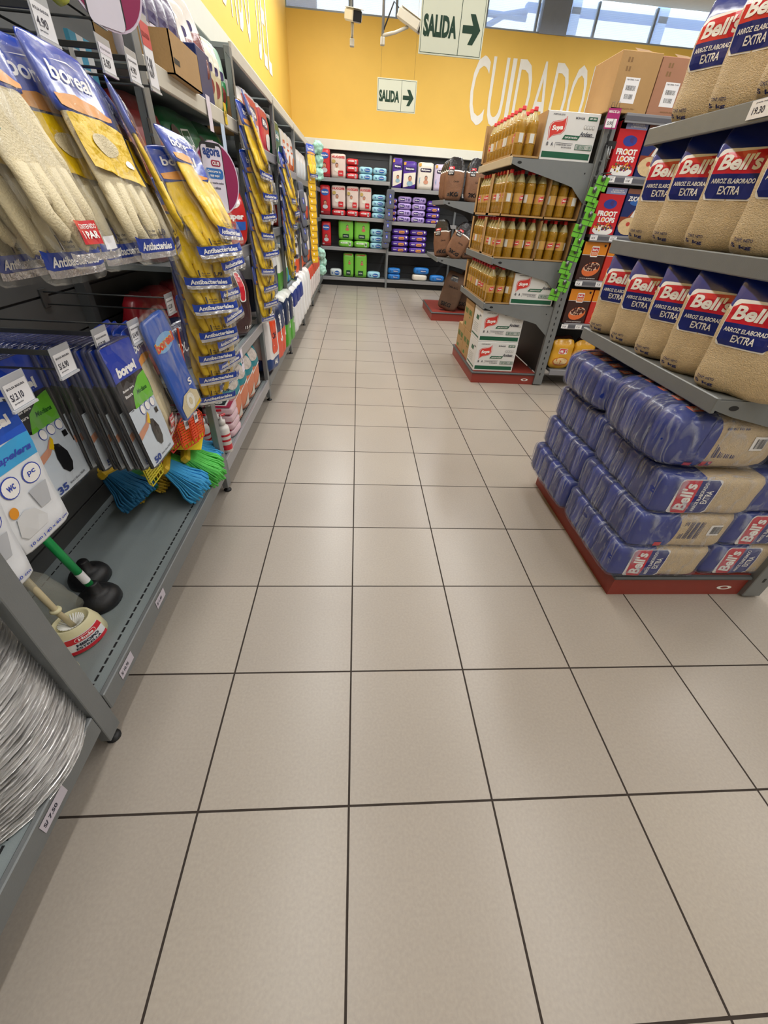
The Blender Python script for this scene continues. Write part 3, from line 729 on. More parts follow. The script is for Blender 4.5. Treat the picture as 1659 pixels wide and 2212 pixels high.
open_case('cardboard case cut open around the lower tier of oil bottles, inner side', 1.462, 1.735, 3.465, 3.90, 1.0305, .27)
open_case('farther cardboard case around the upper tier of oil bottles', E0 - .006, 1.458, 3.905, 4.39, 1.311, .275)
open_case('farther cardboard case around the lower tier of oil bottles', E0 - .006, 1.458, 3.905, 4.39, 1.0305, .27)
open_case('cardboard tray under the bottles of the top oil shelf', E0 - .006, 1.32, 3.47, 4.39, 1.661, .26, True)
open_case('cardboard tray under the bottles of the lowest oil shelf', E0 - .006, 1.335, 3.465, 4.36, .6955, .24, True)
# ================================================================ CHARCOAL
CHB = M('#7f5a42', .55, bump=.3, bscale=60, var=.15, vscale=18); CHK = M('#1f1c1e', .25, bump=.3, bscale=40)
def make_char(seed, n=.30):
    def f():
        o = thing('charcoal_bag', '', 'bag of charcoal'); h = .44; w = .24
        def wp(p):
            t = max(0, (p.z / h - .62) / .38); p = p.copy(); p.y *= 1 - .85 * t; p.x *= 1 - .35 * t * t + .2 * max(0, t - .7); return p
        P = Puff(w, .12, h, 4.5, wp, .012, 12, seed)
        P.mesh(CHB, 12, lambda fn, c: CHK if c[2] > .42 else (TXT if c[2] > .36 else CHB), vs=[-1, -.8, -.5, -.2, .1, .36, .42, .6, .8, 1]).build('bag', o)
        L = Print(P.face('front'), .0006, .02, .002)
        L.text('3KG', .0, .06, .06, CHK, .16, .05).text('3KG', .06, .05, .015, CHK, .04).text('Carbón', .03, .2, .02, CHK, .07)
        L.rect(-.05, .29, .08, .06, CHK).rect(-.05, .33, .08, .03, LRED).up().text('DEL', -.05, .33, .014, TXT, .05).text('CARBON', -.05, .30, .014, TXT, .06).text('VEGETAL', -.05, .275, .014, TXT, .06)
        L.build('label', o); return o
    return f
C1, C2 = Proto(make_char(1)), Proto(make_char(8))
for i in range(4):
    (C1, C2)[i % 2]('brown and black charcoal bag on the upper shelf, %s in the row along the aisle' % ORD[i], (1.235, 6.28 + .14 * i, 1.441), -.25, 'charcoal bags on the far end unit')
C2('brown and black charcoal bag on the upper shelf nearest the oil bottles', (1.5, 6.29, 1.441), .1, 'charcoal bags on the far end unit')
C1('charcoal bag leaning to the left on the middle shelf of the far end unit', (1.22, 6.42, .801), (.0, -.12, -.5), 'charcoal bags on the far end unit')
C2('charcoal bag leaning to the right on the middle shelf of the far end unit', (1.32, 6.27, .812), (.0, .42, -.2), 'charcoal bags on the far end unit')
C1('upright charcoal bag on the middle shelf beside the oil end unit', (1.56, 6.3, .801), .05, 'charcoal bags on the far end unit')
def make_bigchar():
    o = thing('charcoal_sack', '', 'sack of charcoal'); h = .52
    def wp(p):
        t = max(0, (p.z / h - .75) / .25); p = p.copy(); p.y *= 1 - .8 * t; return p
    P = Puff(.3, .15, h, 5, wp, .012, 9, 4); D = M('#5d4636', .6, bump=.3, bscale=50, var=.12); P.mesh(D, 12).build('sack', o)
    L = Print(P.face('front'), .0006, .02, .002); L.text('5KG', -.03, .08, .07, CHK, .16, .05).text('Carbón de leña', .0, .33, .03, CHK, .14).rect(-.02, .45, .11, .09, CHK).up().text('CARBON', -.02, .46, .02, CRM, .09).build('label', o); return o
BC = Proto(make_bigchar)
BC('large brown charcoal sack leaning on the far red base', (1.36, 6.34, .123), (.0, .22, -.25))
BC('large brown charcoal sack half hidden behind the stacked brown cartons', (1.66, 6.42, .123), (.0, .05, -.1))
# ================================================================ CEREAL SIDE
def make_cereal(kind):
    def f():
        w, d, h = .2, .06, .298 if kind in ('loops', 'flakes') else .27
        o = thing('cereal_box', '', 'cereal box')
        if kind == 'loops': base, = (M('#c9202c', .3),)
        elif kind == 'flakes': base, = (M('#1e2c66', .3),)
        elif kind == 'choco': base, = (M('#3a1f1d', .35),)
        else: base, = (M('#c8342a', .35),)
        MB().box(-w/2, w/2, -d/2, d/2, 0, h, base, .002).build('box', o)
        P = Print(flatfn((0, -d/2, 0), (1, 0, 0), (0, 0, 1), (0, -1, 0)), .0004, 0, .0005); rr = random.Random(hash(kind) % 97 if False else len(kind))
        if kind == 'loops':
            P.rect(0, h*.93, w, h*.13, M('#8a92c0', .4)).rect(-w*.4, h*.93, w*.2, h*.13, M('#dfae30', .4)).up()
            P.text('EL GRAN SABOR', .03, h*.95, .008, TXT, .09).text('SU IMAGINACION', .03, h*.91, .009, TXT, .11)
            P.poly(ell(0, h*.66, w*.26, h*.10), M('#2b3f9a', .4)).poly(ell(w*.12, h*.68, w*.14, h*.06), M('#4a2a6a', .4)).up()
            P.text('FROOT', 0, h*.46, h*.115, TXT, w*.78, .05).text('LOOPS', w*.04, h*.33, h*.115, TXT, w*.66, .05)
            P.poly(ell(w*.02, h*.46, w*.06, h*.04), M('#efb82c', .4)).poly(ell(-w*.1, h*.33, w*.06, h*.04), M('#e8862c', .4))
            P.poly(ell(0, h*.1, w*.42, h*.11), TXT).up()
            for k in range(46):
                a = rr.uniform(0, 6.28); q = rr.random() ** .5; P.poly(ell(math.cos(a)*q*w*.4, h*.17 + math.sin(a)*q*h*.09, .007, .0065, 8), M(rr.choice(['#c24a2a', '#e0a02c', '#7b3f86', '#3d7a3f', '#d8603a', '#d9c060', '#8a2a3a']), .5))
        elif kind == 'flakes':
            P.rect(0, h*.95, w, h*.1, M('#8b5a4a', .4)).up().text('ZUCARITAS', 0, h*.8, h*.1, TXT, w*.82, .04, .2).rect(w*.25, h*.72, w*.4, .004, TXT)
            P.poly(ell(.0, h*.72, w*.3, h*.06), M('#2f62b0', .4)).up().poly([(-w*.5, h*.2), (-w*.5, h*.42), (-w*.2, h*.42), (-w*.05, h*.55), (w*.1, h*.5), (w*.3, h*.62), (w*.3, h*.45), (w*.5, h*.42), (w*.5, h*.2)], M('#8a3a22', .45)).up()
            P.poly([(-.02, h*.42), (.03, h*.4), (.045, h*.5), (.06, h*.62), (.0, h*.58)], M('#e8e2da', .5)).poly(ell(-.01, h*.22, w*.42, h*.19), M('#d9bf92', .5, var=.2, vscale=70)).up().poly(ell(-.02, h*.27, .016, .014), M('#c2463a', .4)).poly(ell(.04, h*.2, .014, .012), M('#c2463a', .4))
        else:
            P.rect(0, h*.84, w, h*.32, M('#e08a22', .35)).up().rect(0, h*.67, w, .003, TXT)
            P.poly(rrect(-.0, h*.76, .062, .075, .006), TXT).up().poly(rrect(0, h*.81, .056, .028, .004), LRED).poly(rrect(0, h*.72, .056, .036, .004), M('#e07a3a', .4)).up().text("Bell's", 0, h*.81, .016, TXT, .045, .04).text('BOLITAS' if kind == 'choco' else 'AROS', 0, h*.73, .008, TXT, .04).text('SABOR CHOCOLATE', 0, h*.695, .005, TXT, .045)
            P.poly(ell(.075, h*.92, .009, .009), BLK)
            P.poly(ell(.01, h*.30, w*.38, h*.19, rot=.25), M('#e0703a', .45)).up().poly(ell(.01, h*.36, w*.34, h*.11, rot=.2), M('#d9b9a0', .45)).up()
            for k in range(60):
                a = rr.uniform(0, 6.28); q = rr.random() ** .5; P.poly(ell(.01 + math.cos(a)*q*w*.31, h*.37 + math.sin(a)*q*h*.10, .007, .007, 7), M('#4a211c', .5) if kind == 'choco' else M(rr.choice(['#d9a63c', '#c24a2a', '#7b9a3f', '#e0c080']), .5))
            P.text('CONT. NETO 430g', -.04, h*.05, .008, TXT, .05).text('CEREAL DE TRIGO SABOR CHOCOLATE', .03, h*.05, .006, TXT, .08)
        P.build('print', o); return o
    return f
KL, KF, KC, KA = (Proto(make_cereal(k)) for k in ('loops', 'flakes', 'choco', 'aros'))
for rown, z, a, b, na, nb in (('upper', 1.599, KL, KF, 'red loops cereal box', 'dark blue flakes cereal box'), ('second', 1.236, KL, KF, 'red loops cereal box', 'dark blue flakes cereal box'),
                      ('third', .916, KC, KA, 'orange and brown cereal box', 'orange and red ring cereal box'), ('fourth', .576, KC, KA, 'orange and brown cereal box', 'orange and red ring cereal box')):
    x0 = 1.955 if z > 1 else 1.95
    a('%s on the %s cereal shelf, next to the scrubber strip' % (na, rown), (x0, 3.475, z), 0)
    b('%s on the %s cereal shelf, second from the scrubber strip' % (nb, rown), (x0 + .212, 3.475, z), 0)
    if z < 1: b('%s on the %s cereal shelf, partly behind the rice bags' % (nb, rown), (x0 + .424, 3.475, z), 0)
def make_pouch(kind, w=.21, h=.27):
    def f():
        o = thing('cereal_pouch', '', 'cereal pouch')
        col = {'dark': M('#2d1b18', .22, bump=.4, bscale=25, coat=.4), 'brown': M('#4a2219', .22, bump=.4, bscale=25, coat=.4), 'yellow': M('#dba227', .25, bump=.4, bscale=25, coat=.3)}[kind]
        def wp(p): t = abs(p.z / h - .5) * 2; t = max(0, (t - .6) / .4); p = p.copy(); p.y *= 1 - .85 * t; return p
        P = Puff(w, .07, h, 4.5, wp, .01, 16, len(kind)); P.mesh(col, 12).build('pouch', o)
        L = Print(P.face('front'), .0006, .02, .002)
        if kind == 'yellow':
            L.poly(rrect(-.0, h*.62, .08, .05, .008), TXT).up().poly(rrect(0, h*.62, .07, .042, .006), LRED).up().text("Bell's", 0, h*.62, .022, TXT, .055, .04)
            L.poly(ell(0, h*.25, .08, .045), M('#c8642a', .4)).up().poly(ell(0, h*.27, .07, .035), M('#e0c490', .5, var=.3, vscale=80))
        elif kind == 'brown':
            L.rect(0, h*.82, .07, .035, M('#2f62c8', .35)).up().text('Angel', 0, h*.82, .018, TXT, .05, .03, .2).text('TITO', 0, h*.55, .05, TXT, .13, .05).poly(ell(0, h*.3, .06, .02), M('#d8702c', .4)).poly(ell(.01, h*.18, .07, .03), M('#a9a38a', .5, var=.3, vscale=80))
        else:
            L.text('CHOCK', 0, h*.5, .045, M('#7fb4e6', .35), .16, .05).poly(ell(0, h*.76, .04, .02), M('#3a4a9a', .4)).poly(ell(.02, h*.25, .07, .035), M('#7a4a32', .5, var=.3, vscale=70))
        L.build('print', o); return o
    return f
VD, VB, VY = (Proto(make_pouch(k)) for k in ('dark', 'brown', 'yellow'))
VD('shiny dark pouch of chocolate cereal on the upper cereal shelf', (2.4, 3.49, 1.599), 0); VD('second shiny dark cereal pouch on the upper shelf, behind the rice', (2.62, 3.5, 1.599), 0)
VB('brown pouch of chocolate cereal on the second cereal shelf', (2.38, 3.49, 1.236), 0); VB('second brown cereal pouch on the second shelf, behind the rice', (2.6, 3.5, 1.236), 0)
VY('yellow cereal pouch on the bottom shelf next to the grey upright', (1.95, 3.49, .161), 0); VY('yellow cereal pouch on the bottom shelf, second from the upright', (2.16, 3.49, .161), .1)
VD('dark cereal pouch on the bottom shelf beside the yellow pouches', (2.4, 3.49, .161), -.1)
VB('brown pouch lying behind the yellow cereal pouches', (2.0, 3.62, .161), 0); VB('brown pouch standing behind the dark cereal pouch', (2.24, 3.62, .161), 0)
# cartons on top of the run
def big_carton(label, x0, x1, y0, y1, z0, z1, mat, flaps=True):
    o = thing('shipping_carton', label, 'carton', ((x0+x1)/2, (y0+y1)/2, z0)); w, d, h = x1-x0, y1-y0, z1-z0
    m = MB(); m.box(-w/2, w/2, -d/2, d/2, 0, h, mat, .003); m.build('box', o)
    if flaps:
        f = MB(); f.add([(-w*.1, -d*.45, h), (w*.35, -d*.45, h), (w*.3, -d*.2, h + .035), (-w*.05, -d*.2, h + .04)], [(0, 1, 2, 3)], CARDD); f.build('flap', o)
    P = Print(flatfn((0, -d/2, 0), (1, 0, 0), (0, 0, 1), (0, -1, 0)), .0004, 0, .0005)
    P.rect(-.02, h*.38, w*.36, h*.42, PAPER).up().bars(-.02, h*.42, w*.24, h*.08, BLK, 14).bars(-.02, h*.28, w*.2, h*.08, BLK, 12).text('CAJA CEREAL 12 UND', -.02, h*.55, .008, INK, w*.3)
    for k in range(2):
        P.rect(-w*.3 + k*.02, h*.86, .012, .022, CARDD).rect(-w*.3 + k*.02, h*.72, .012, .022, CARDD)
    P.text('AREQUIPA PERU', 0, h*.08, .008, CARDD, w*.35); P.build('print', o); return o
big_carton('large tan shipping carton on top of the cereal run', 1.72, 2.0, 3.44, 3.83, 1.931, 2.225, CARD)
big_carton('pinkish brown shipping carton on the cereal run behind the top rice bags', 2.006, 2.29, 3.44, 3.83, 1.931, 2.215, M('#a97a60', .7))
big_carton('low red edged carton behind the white oil carton on top', 1.53, 1.70, 3.80, 4.1, 1.96, 2.1, M('#9c5a3c', .7), False).location.z = 1.662
# the low carton stands on a stack of another one
big_carton('dark carton under the red edged one on the top oil shelf', 1.53, 1.70, 3.80, 4.1, 1.80, 1.96, CARDD, False).location.z = 1.804
# promotional price holder above the scrubber strip
o = thing('price_holder', 'magenta shelf talker with price on wire clip beside the loops cereal', 'price holder', (1.76, 3.405, 1.86))
mb = MB(); mb.tube([(-.03, .01, .09), (-.03, 0, .115), (-.015, 0, .118), (-.01, 0, .09)], .0015, STEEL, 6); mb.tube([(.005, .01, .09), (.005, 0, .12), (.02, 0, .12), (.024, 0, .09)], .0015, STEEL, 6); mb.build('wire_clip', o)
P = Print(flatfn((0, 0, 0), (.985, -.17, 0), (0, 0, 1), (-.17, -.985, 0)), .0005, 0, .0006); MG = M('#a8236f', .4)
P.rect(0, .035, .085, .105, MG).up().text('MARCAS 2x1', .0, .07, .014, TXT, .07).rect(-.003, .012, .07, .045, PAPER).up().text('5.90', -.01, .012, .018, INK, .035); P.build('card', o)
# scrubber strip
GRN = M('#6fc23c', .4); STK = M('#26302a', .5)
def make_scrub():
    o = thing('scrubber_pack', '', 'kitchen scrubber'); m = MB()
    m.box(-.042, .042, -.004, .004, -.042, .042, GRN, .002); m.build('sponge', o)
    s = MB(); s.box(-.043, .043, -.0055, -.0045, -.010, -.006, STK); s.box(.012, .015, -.0055, -.0045, -.042, .042, STK); s.build('band', o)
    b = MB(); pts = []; 
    b.lathe([(.001, 0), (.008, .001), (.012, .004), (.014, .008)], STEEL, 14, (0, 0), 1, 1.5); b.v = [(v[0] - .004, -.008 - v[2] * .7, v[1] + .03) for v in b.v]; b.build('spoon', o)
    return o
SCB = Proto(make_scrub)
gz = [1.545, 1.475, 1.41, 1.33, 1.25, 1.16, 1.09, 1.0, .93, .87, .80]
for i, z in enumerate(gz):
    SCB('green scrubber pack on the black hanging strip, %s from the top' % ORD[i], (1.81 - .0085 * i - (.0, .042, .012)[i % 3], 3.385 - .012 * (i % 2), z), (0, .15, -.25 + .2 * (i % 3)), 'green scrubber packs on the hanging strip')
o = thing('hanging_strip', 'black plastic strip carrying the green scrubber packs beside the cereals', 'clip strip', (1.77, 3.40, 1.2))
mb = MB()
for k in range(12): mb.box(-.008 - .0065 * k, .006 - .0065 * k, -.002, .002, .56 - .085 * k, .645 - .085 * k - .006, BLK)
mb.tube([(-.0, 0, .62), (0, 0, .7)], .0015, STEEL, 6); mb.build('strip', o)
o = thing('spoon_set', 'three steel spoons hanging above the green scrubber packs', 'spoons', (1.80, 3.385, 1.68))
for k in (-.014, 0, .014):
    m = MB(); m.tube([(k * 1.4, -.004, .07), (k * .5, -.006, -.05)], [.005, .003], STEEL, 8); m.build('spoon', o)
MB().box(-.03, .03, -.002, .002, .06, .10, BLK).build('holder', o)
MB().lathe([(.001, 0), (.012, .003), (.016, .008)], STEEL, 14).build('bowl', o)
o.children[-1].rotation_euler = (PI / 2, 0, 0); o.children[-1].location = (0, -.004, -.07)
for i, (x, z, t) in enumerate([(1.885, 1.577, '13.9'), (2.02, 1.577, '15.8'), (2.19, 1.577, '11.9'), (1.89, 1.215, '13.9'), (2.05, 1.215, '12.8'), (2.24, 1.215, '10.9'), (1.88, .893, '7.5'), (2.06, .893, '7.5'), (1.87, .553, '7.5'), (2.0, .553, '7.5'), (2.2, .553, '8.9')]):
    price_tag('price tag %s of cereal boxes, %s from the left' % ({1.577: 'under the upper row', 1.215: 'under the second row', .893: 'under the third row', .553: 'under the fourth row'}[z], ORD[[0, 1, 2, 0, 1, 2, 0, 1, 0, 1, 2][i]]), t, (x, 3.4145, z), (1, 0, 0), (0, 0, 1), (0, -1, 0), .06, .034)
# ================================================================ FAR DIAPERS
HRED = M('#c4262e', .35, bump=.1, bscale=40); HWH = M('#dcc9c0', .4, bump=.1, bscale=40); HGR = M('#77c043', .35, bump=.1, bscale=40)
LTB = M('#a3d7e8', .3, bump=.15, bscale=40); BTB = M('#2f7fd0', .3, bump=.15, bscale=40); PUR = M('#54359a', .3, bump=.15, bscale=40); LIL = M('#b7a1dd', .3, bump=.15, bscale=40); CRW = M('#e3ddd0', .4); SKIN = M('#c98f74', .6); HAIR = M('#33231f', .6); GRW = M('#cdd6d3', .3, bump=.2, bscale=40)
def baby(P, cx, cy, s, shirt):
    P.poly(ell(cx, cy - s*1.05, s*.85, s*.6, 12), shirt).up().poly(ell(cx, cy + s*.12, s*.52, s*.6, 12), HAIR).up().poly(ell(cx, cy - s*.02, s*.45, s*.52, 12), SKIN).up().poly(ell(cx, cy - s*.24, s*.16, s*.09, 8), M('#7a2f2a', .5)).poly(ell(cx - s*.17, cy + s*.08, s*.06, s*.05, 6), HAIR).poly(ell(cx + s*.17, cy + s*.08, s*.06, s*.05, 6), HAIR)
def make_diaper(kind, w, h, d=.2):
    def f():
        o = thing('diaper_pack', '', 'diaper pack')
        base = {'red': HRED, 'huggies': HWH, 'green': HGR, 'purple': PUR, 'cream': CRW, 'lilacw': M('#cfc2dc', .4)}[kind]
        P = Puff(w, d, h, 12, None, .003, 14, w * 10); P.mesh(base, 6).build('pack', o)
        L = Print(P.face('front'), .002, .05, .003)
        if kind == 'red':
            L.poly(ell(0, h*.76, w*.38, h*.11), M('#2f5fb0', .35)).up().text('BabySec', 0, h*.76, h*.07, TXT, w*.6, .04); baby(L, 0, h*.42, w*.3, M('#c9c9cc', .5)); L.rect(0, h*.1, w*.9, h*.1, M('#8c1a24', .4)).up().text('XXG', -w*.3, h*.12, h*.05, TXT, w*.2)
        elif kind == 'huggies':
            L.text('HUGGIES', 0, h*.86, h*.1, HRED, w*.86, .04); baby(L, -w*.1, h*.52, w*.2, CRW); L.poly(rrect(w*.16, h*.22, w*.34, h*.22, .01), HRED).up().text('XXG', w*.16, h*.22, h*.05, TXT, w*.2).poly(ell(-w*.3, h*.68, w*.12, h*.07), M('#b8a05a', .3))
        elif kind == 'green':
            L.text('HUGGIES', 0, h*.95, h*.07, HRED, w*.7, .04); baby(L, w*.1, h*.66, w*.14, M('#c76a5a', .5)); L.poly(rrect(0, h*.2, w*.42, h*.2, .01), M('#143c24', .4)).up().text('NATURAL', 0, h*.2, h*.05, TXT, w*.3)
        elif kind == 'purple':
            L.poly([(-w*.45, h*.05), (w*.45, h*.2), (w*.45, h*.62), (-w*.45, h*.55)], CRW).up(); L.poly(rrect(.0, h*.72, w*.74, h*.13, .02), M('#2a1d5e', .35)).up().text('Babysec', 0, h*.72, h*.075, TXT, w*.6, .04); baby(L, .01, h*.38, w*.26, M('#8fb0c2', .5)); L.rect(-w*.38, h*.9, w*.16, h*.1, M('#d5a13a', .4))
        else:
            L.poly(rrect(0, h*.72, w*.7, h*.13, .02), M('#2a1d3e', .35)).up().text('Babysec', 0, h*.72, h*.075, TXT, w*.56, .04); baby(L, w*.05, h*.44, w*.18, SKIN); L.text('ultra', -w*.36, h*.35, h*.05, M('#4a8fc0', .4), w*.3, rot=PI/2).rect(-w*.38, h*.9, w*.16, h*.1, M('#d5a13a', .4))
        L.build('print', o); return o
    return f
def make_wipes(kind, w, h, d=.18):
    def f():
        o = thing('wipes_pack', '', 'wet wipes pack'); base = {'red': HRED, 'green': HGR, 'ltblue': LTB, 'blue': BTB, 'purple': PUR, 'lilac': LIL, 'white': GRW, 'cream': CRW}[kind]
        P = Puff(w, d, h, 4, None, .003, 18, w * 10 + h); P.mesh(base, 8).build('pack', o); L = Print(P.face('front'), .002, .05, .003)
        if kind in ('red', 'green'): L.text('HUGGIES', -w*.12, h*.62, h*.22, TXT, w*.5, .04).rect(w*.28, h*.5, w*.16, h*.55, TXT).up().bars(w*.28, h*.5, w*.12, h*.4, INK, 7)
        elif kind in ('ltblue', 'blue', 'white'): L.text('Go', -w*.28, h*.5, h*.3, M('#2b5f9e', .4), w*.14, .05).poly(ell(w*.12, h*.5, w*.22, h*.28), M('#2b5fa8', .4)).up().text('Babysec', w*.12, h*.5, h*.16, TXT, w*.34, .03)
        elif kind == 'lilac': L.poly(rrect(-w*.2, h*.5, w*.4, h*.5, .02), M('#3c2a72', .4)).up().text('Babysec', -w*.2, h*.5, h*.24, TXT, w*.32, .03).text('P 80', w*.22, h*.5, h*.38, M('#3c2a72', .4), w*.3, .02)
        elif kind == 'purple': L.poly(rrect(w*.06, h*.45, w*.34, h*.42, .02), M('#e8a24a', .4)).up().text('Premium', w*.06, h*.45, h*.2, M('#5a2a6a', .4), w*.26).text('Babysec', -w*.3, h*.5, h*.2, TXT, w*.24, .03).poly(ell(w*.36, h*.62, w*.06, h*.18), TXT)
        L.build('print', o); return o
    return f
DP = {}
def diaper(kind, x0, x1, z, h, label, y=9.2):
    w = round(x1 - x0 - .006, 3); k = ('d', kind, w, h)
    if k not in DP: DP[k] = Proto(make_diaper(kind, w, h))
    return DP[k](label, ((x0 + x1) / 2, y, z), 0, 'diaper packs on the far wall')
def wipes(kind, x0, x1, z, h, label, y=9.18, rot=0):
    w = round(x1 - x0 - .004, 3); k = ('w', kind, w, h)
    if k not in DP: DP[k] = Proto(make_wipes(kind, w, h))
    return DP[k](label, ((x0 + x1) / 2, y, z), rot, 'wet wipes packs on the far wall')
S1, S2, S3, S4 = 1.701, 1.151, .661, .151
S1b, S2b, S3b = 1.621, 1.121, .631
diaper('red', -.71, -.51, S1, .40, 'red diaper pack with blue oval on the top shelf, far left corner')
diaper('huggies', -.50, -.23, S1, .345, 'beige diaper pack with red lettering on the top shelf of the far wall')
for k in range(3): wipes('red', -.225, -.005, S1 + .098 * k, .097, 'red wipes pack in the stack beside the beige diaper pack, %s from the bottom' % ORD[k])
for c in range(2):
    for k in range(2): wipes('ltblue', .0 + .258 * c, .252 + .258 * c, S1 + .098 * k, .097, 'light blue wipes pack on the top shelf, %s stack, %s' % (('left', 'right')[c], ('lower', 'upper')[k]))
diaper('purple', .61, .79, S1b, .43, 'purple diaper pack with large baby face on the top shelf beside the post')
diaper('purple', .80, 1.05, S1b, .40, 'purple diaper pack on the top shelf, second from the post')
diaper('cream', 1.07, 1.36, S1b, .40, 'cream diaper pack with dark cloud logo on the top shelf')
diaper('lilacw', 1.38, 1.62, S1b, .39, 'pale diaper pack half hidden behind the charcoal bags')
diaper('red', -.71, -.52, S2, .455, 'red diaper pack with blue oval on the second shelf, far left')
for k, (a, b) in enumerate(((-.5, -.235), (-.225, .01), (.015, .245))):
    wipes('red', a, b, S2, .105, 'red wipes pack under the %s beige diaper pack of the second shelf' % ORD[k])
    diaper('huggies', a, b, S2 + .106, .355, 'beige diaper pack on a red wipes pack, %s from the left on the second shelf' % ORD[k])
for k in range(4): wipes('ltblue', .255, .51, S2 + .092 * k, .091, 'light blue wipes pack, second shelf, behind the grey cloth strip, %s from the bottom' % ORD[k])
for k in range(4): wipes('purple', .61, .73, S2b + .09 * k, .089, 'narrow purple wipes pack beside the post on the second shelf, %s from the bottom' % ORD[k])
for c in range(2):
    for k in range(4): wipes('lilac', .74 + .275 * c, 1.005 + .275 * c, S2b + .1 * k, .099, 'lilac wipes pack in the %s stack of the second shelf, %s from the bottom' % (('left', 'right')[c], ORD[k]))
for k in range(4): wipes('purple', 1.3, 1.56, S2b + .09 * k, .089, 'purple wipes pack stacked behind the charcoal shelf, %s from the bottom' % ORD[k])
diaper('red', -.70, -.52, S3, .40, 'red diaper pack on the third shelf at the far left')
for k, (a, b) in enumerate(((-.38, -.085), (-.075, .23))):
    wipes('green', a, b, S3, .125, 'green wipes pack under the %s green diaper pack of the third shelf' % ORD[k])
    diaper('green', a, b, S3 + .126, .32, 'green diaper pack on a green wipes pack, %s from the left' % ORD[k])
for k in range(3): wipes('ltblue', .24, .5, S3 + .11 * k, .109, 'light blue wipes pack on the third shelf below the sock strip, %s from the bottom' % ORD[k])
for c in range(2):
    for k in range(4): wipes('purple', .66 + .355 * c, 1.0 + .355 * c, S3b + .098 * k, .097, 'purple wipes pack, third shelf, %s stack, %s from the bottom' % (('left', 'right')[c], ORD[k]))
wipes('white', -.56, -.32, S4, .14, 'clear white wrapped wipes pack alone on the bottom shelf'); diaper('green', -.29, -.075, S4, .42, 'green diaper pack on the bottom shelf, left one'); diaper('green', -.06, .19, S4, .42, 'green diaper pack on the bottom shelf, right one')
wipes('ltblue', .2, .47, S4, .125, 'light blue wipes pack on the bottom shelf beside the green diapers')
for k in range(2): wipes('blue', .615, .88, S4 + .105 * k, .104, 'bright blue wipes pack stacked right of the post on the bottom shelf, %s' % ('lower', 'upper')[k])
wipes('cream', 1.13, 1.44, S4, .12, 'white wipes pack lying on the bottom shelf near the charcoal'); wipes('blue', 1.15, 1.47, S4 + .121, .12, 'bright blue wipes pack lying on the white one near the charcoal')
wipes('blue', 1.5, 1.8, S4, .12, 'blue wipes pack on the bottom shelf right beside the charcoal sack')
# ================================================================ SIGNS AND CAMERAS
SGN = M('#dfe6d6', .5, var=.02); DG = M('#143c2c', .5)
def sign(label, x0, x1, zb, y, h):
    w = x1 - x0; o = thing('exit_sign', label, 'sign', ((x0 + x1) / 2, y, zb))
    MB().box(-w/2, w/2, 0, .006, 0, h, SGN, .001).build('board', o)
    P = Print(flatfn((0, 0, 0), (1, 0, 0), (0, 0, 1), (0, -1, 0)), .0005, 0, .0006); m = .008
    for cx, cy, ww, hh in ((0, m, w - 2*m, .0022), (0, h - m, w - 2*m, .0022), (-w/2 + m, h/2, .0022, h - 2*m), (w/2 - m, h/2, .0022, h - 2*m), (w*.12, h/2, .003, h - 2*m)): P.rect(cx, cy, ww, hh, DG)
    P.text('SALIDA', -w*.19, h*.47, h*.36, DG, w*.52, .05)
    a = w * .30; P.poly([(a - w*.14, h*.40), (a + w*.02, h*.40), (a - w*.04, h*.22), (a + w*.04, h*.22), (a + w*.14, h*.465), (a + w*.04, h*.71), (a - w*.04, h*.71), (a + w*.02, h*.53), (a - w*.14, h*.53)], DG)
    P.build('lettering', o)
    for sx in (-1, 1):
        MB().tube([(sx * w * .42, .003, h - .003), (sx * w * .42, .003, ZC + .14 - zb)], .0012, M('#b9a36a', .5), 5).build('hanging_wire', o)
sign('larger exit sign with green SALIDA lettering and arrow, hanging nearest the camera', .335, .70, 2.03, 3.03, .235)
sign('smaller exit sign with green SALIDA lettering hanging in front of the yellow wall', .165, .535, 2.055, 5.0, .222)
def cctv(label, pole, head, az, el, mirror=1):
    o = thing('security_camera', label, 'security camera', head); CW = M('#d4d2c8', .4); px, py = pole[0] - head[0], pole[1] - head[1]; zb = pole[2] - head[2]
    MB().tube([(px, py, zb), (px, py, ZC + .14 - head[2])], .012, M('#9aa0a8', .4), 10).build('pole', o)
    MB().tube([(px, py, zb + .03), (px * .5, py * .5, zb + .05), (0, 0, -.04)], [.013, .012, .012], CW, 8).box(px - .02, px + .02, py - .02, py + .02, zb - .03, zb + .02, CW, .004).build('bracket', o)
    MB().tube([(px, py, zb + .05), (px * .6, py * .6 - .01, .1), (px * .3, py * .3, .05)], .006, XGREY, 8).build('cable', o)
    b = MB().box(-.045, .045, -.13, .10, -.035, .04, CW, .012); hb = b.build('housing', o)
    l = MB().box(-.038, .038, -.133, -.128, -.028, .033, BLK, .003); l.lathe([(.018, 0), (.018, .006)], XGREY, 14); hl = l.build('lens', hb)
    sh = MB().box(-.048, .048, -.15, .08, .041, .046, CW, .002); sh.build('sun_shield', hb)
    hb.rotation_euler = (el, 0, az)
cctv('white bullet security camera pointing at the aisle, left of the other one', (-.075, 5.1, 2.50), (-.07, 5.0, 2.63), .35, .25)
cctv('white bullet security camera on an angled bracket beside the large exit sign', (.20, 5.05, 2.515), (.42, 5.0, 2.64), 1.15, .45)
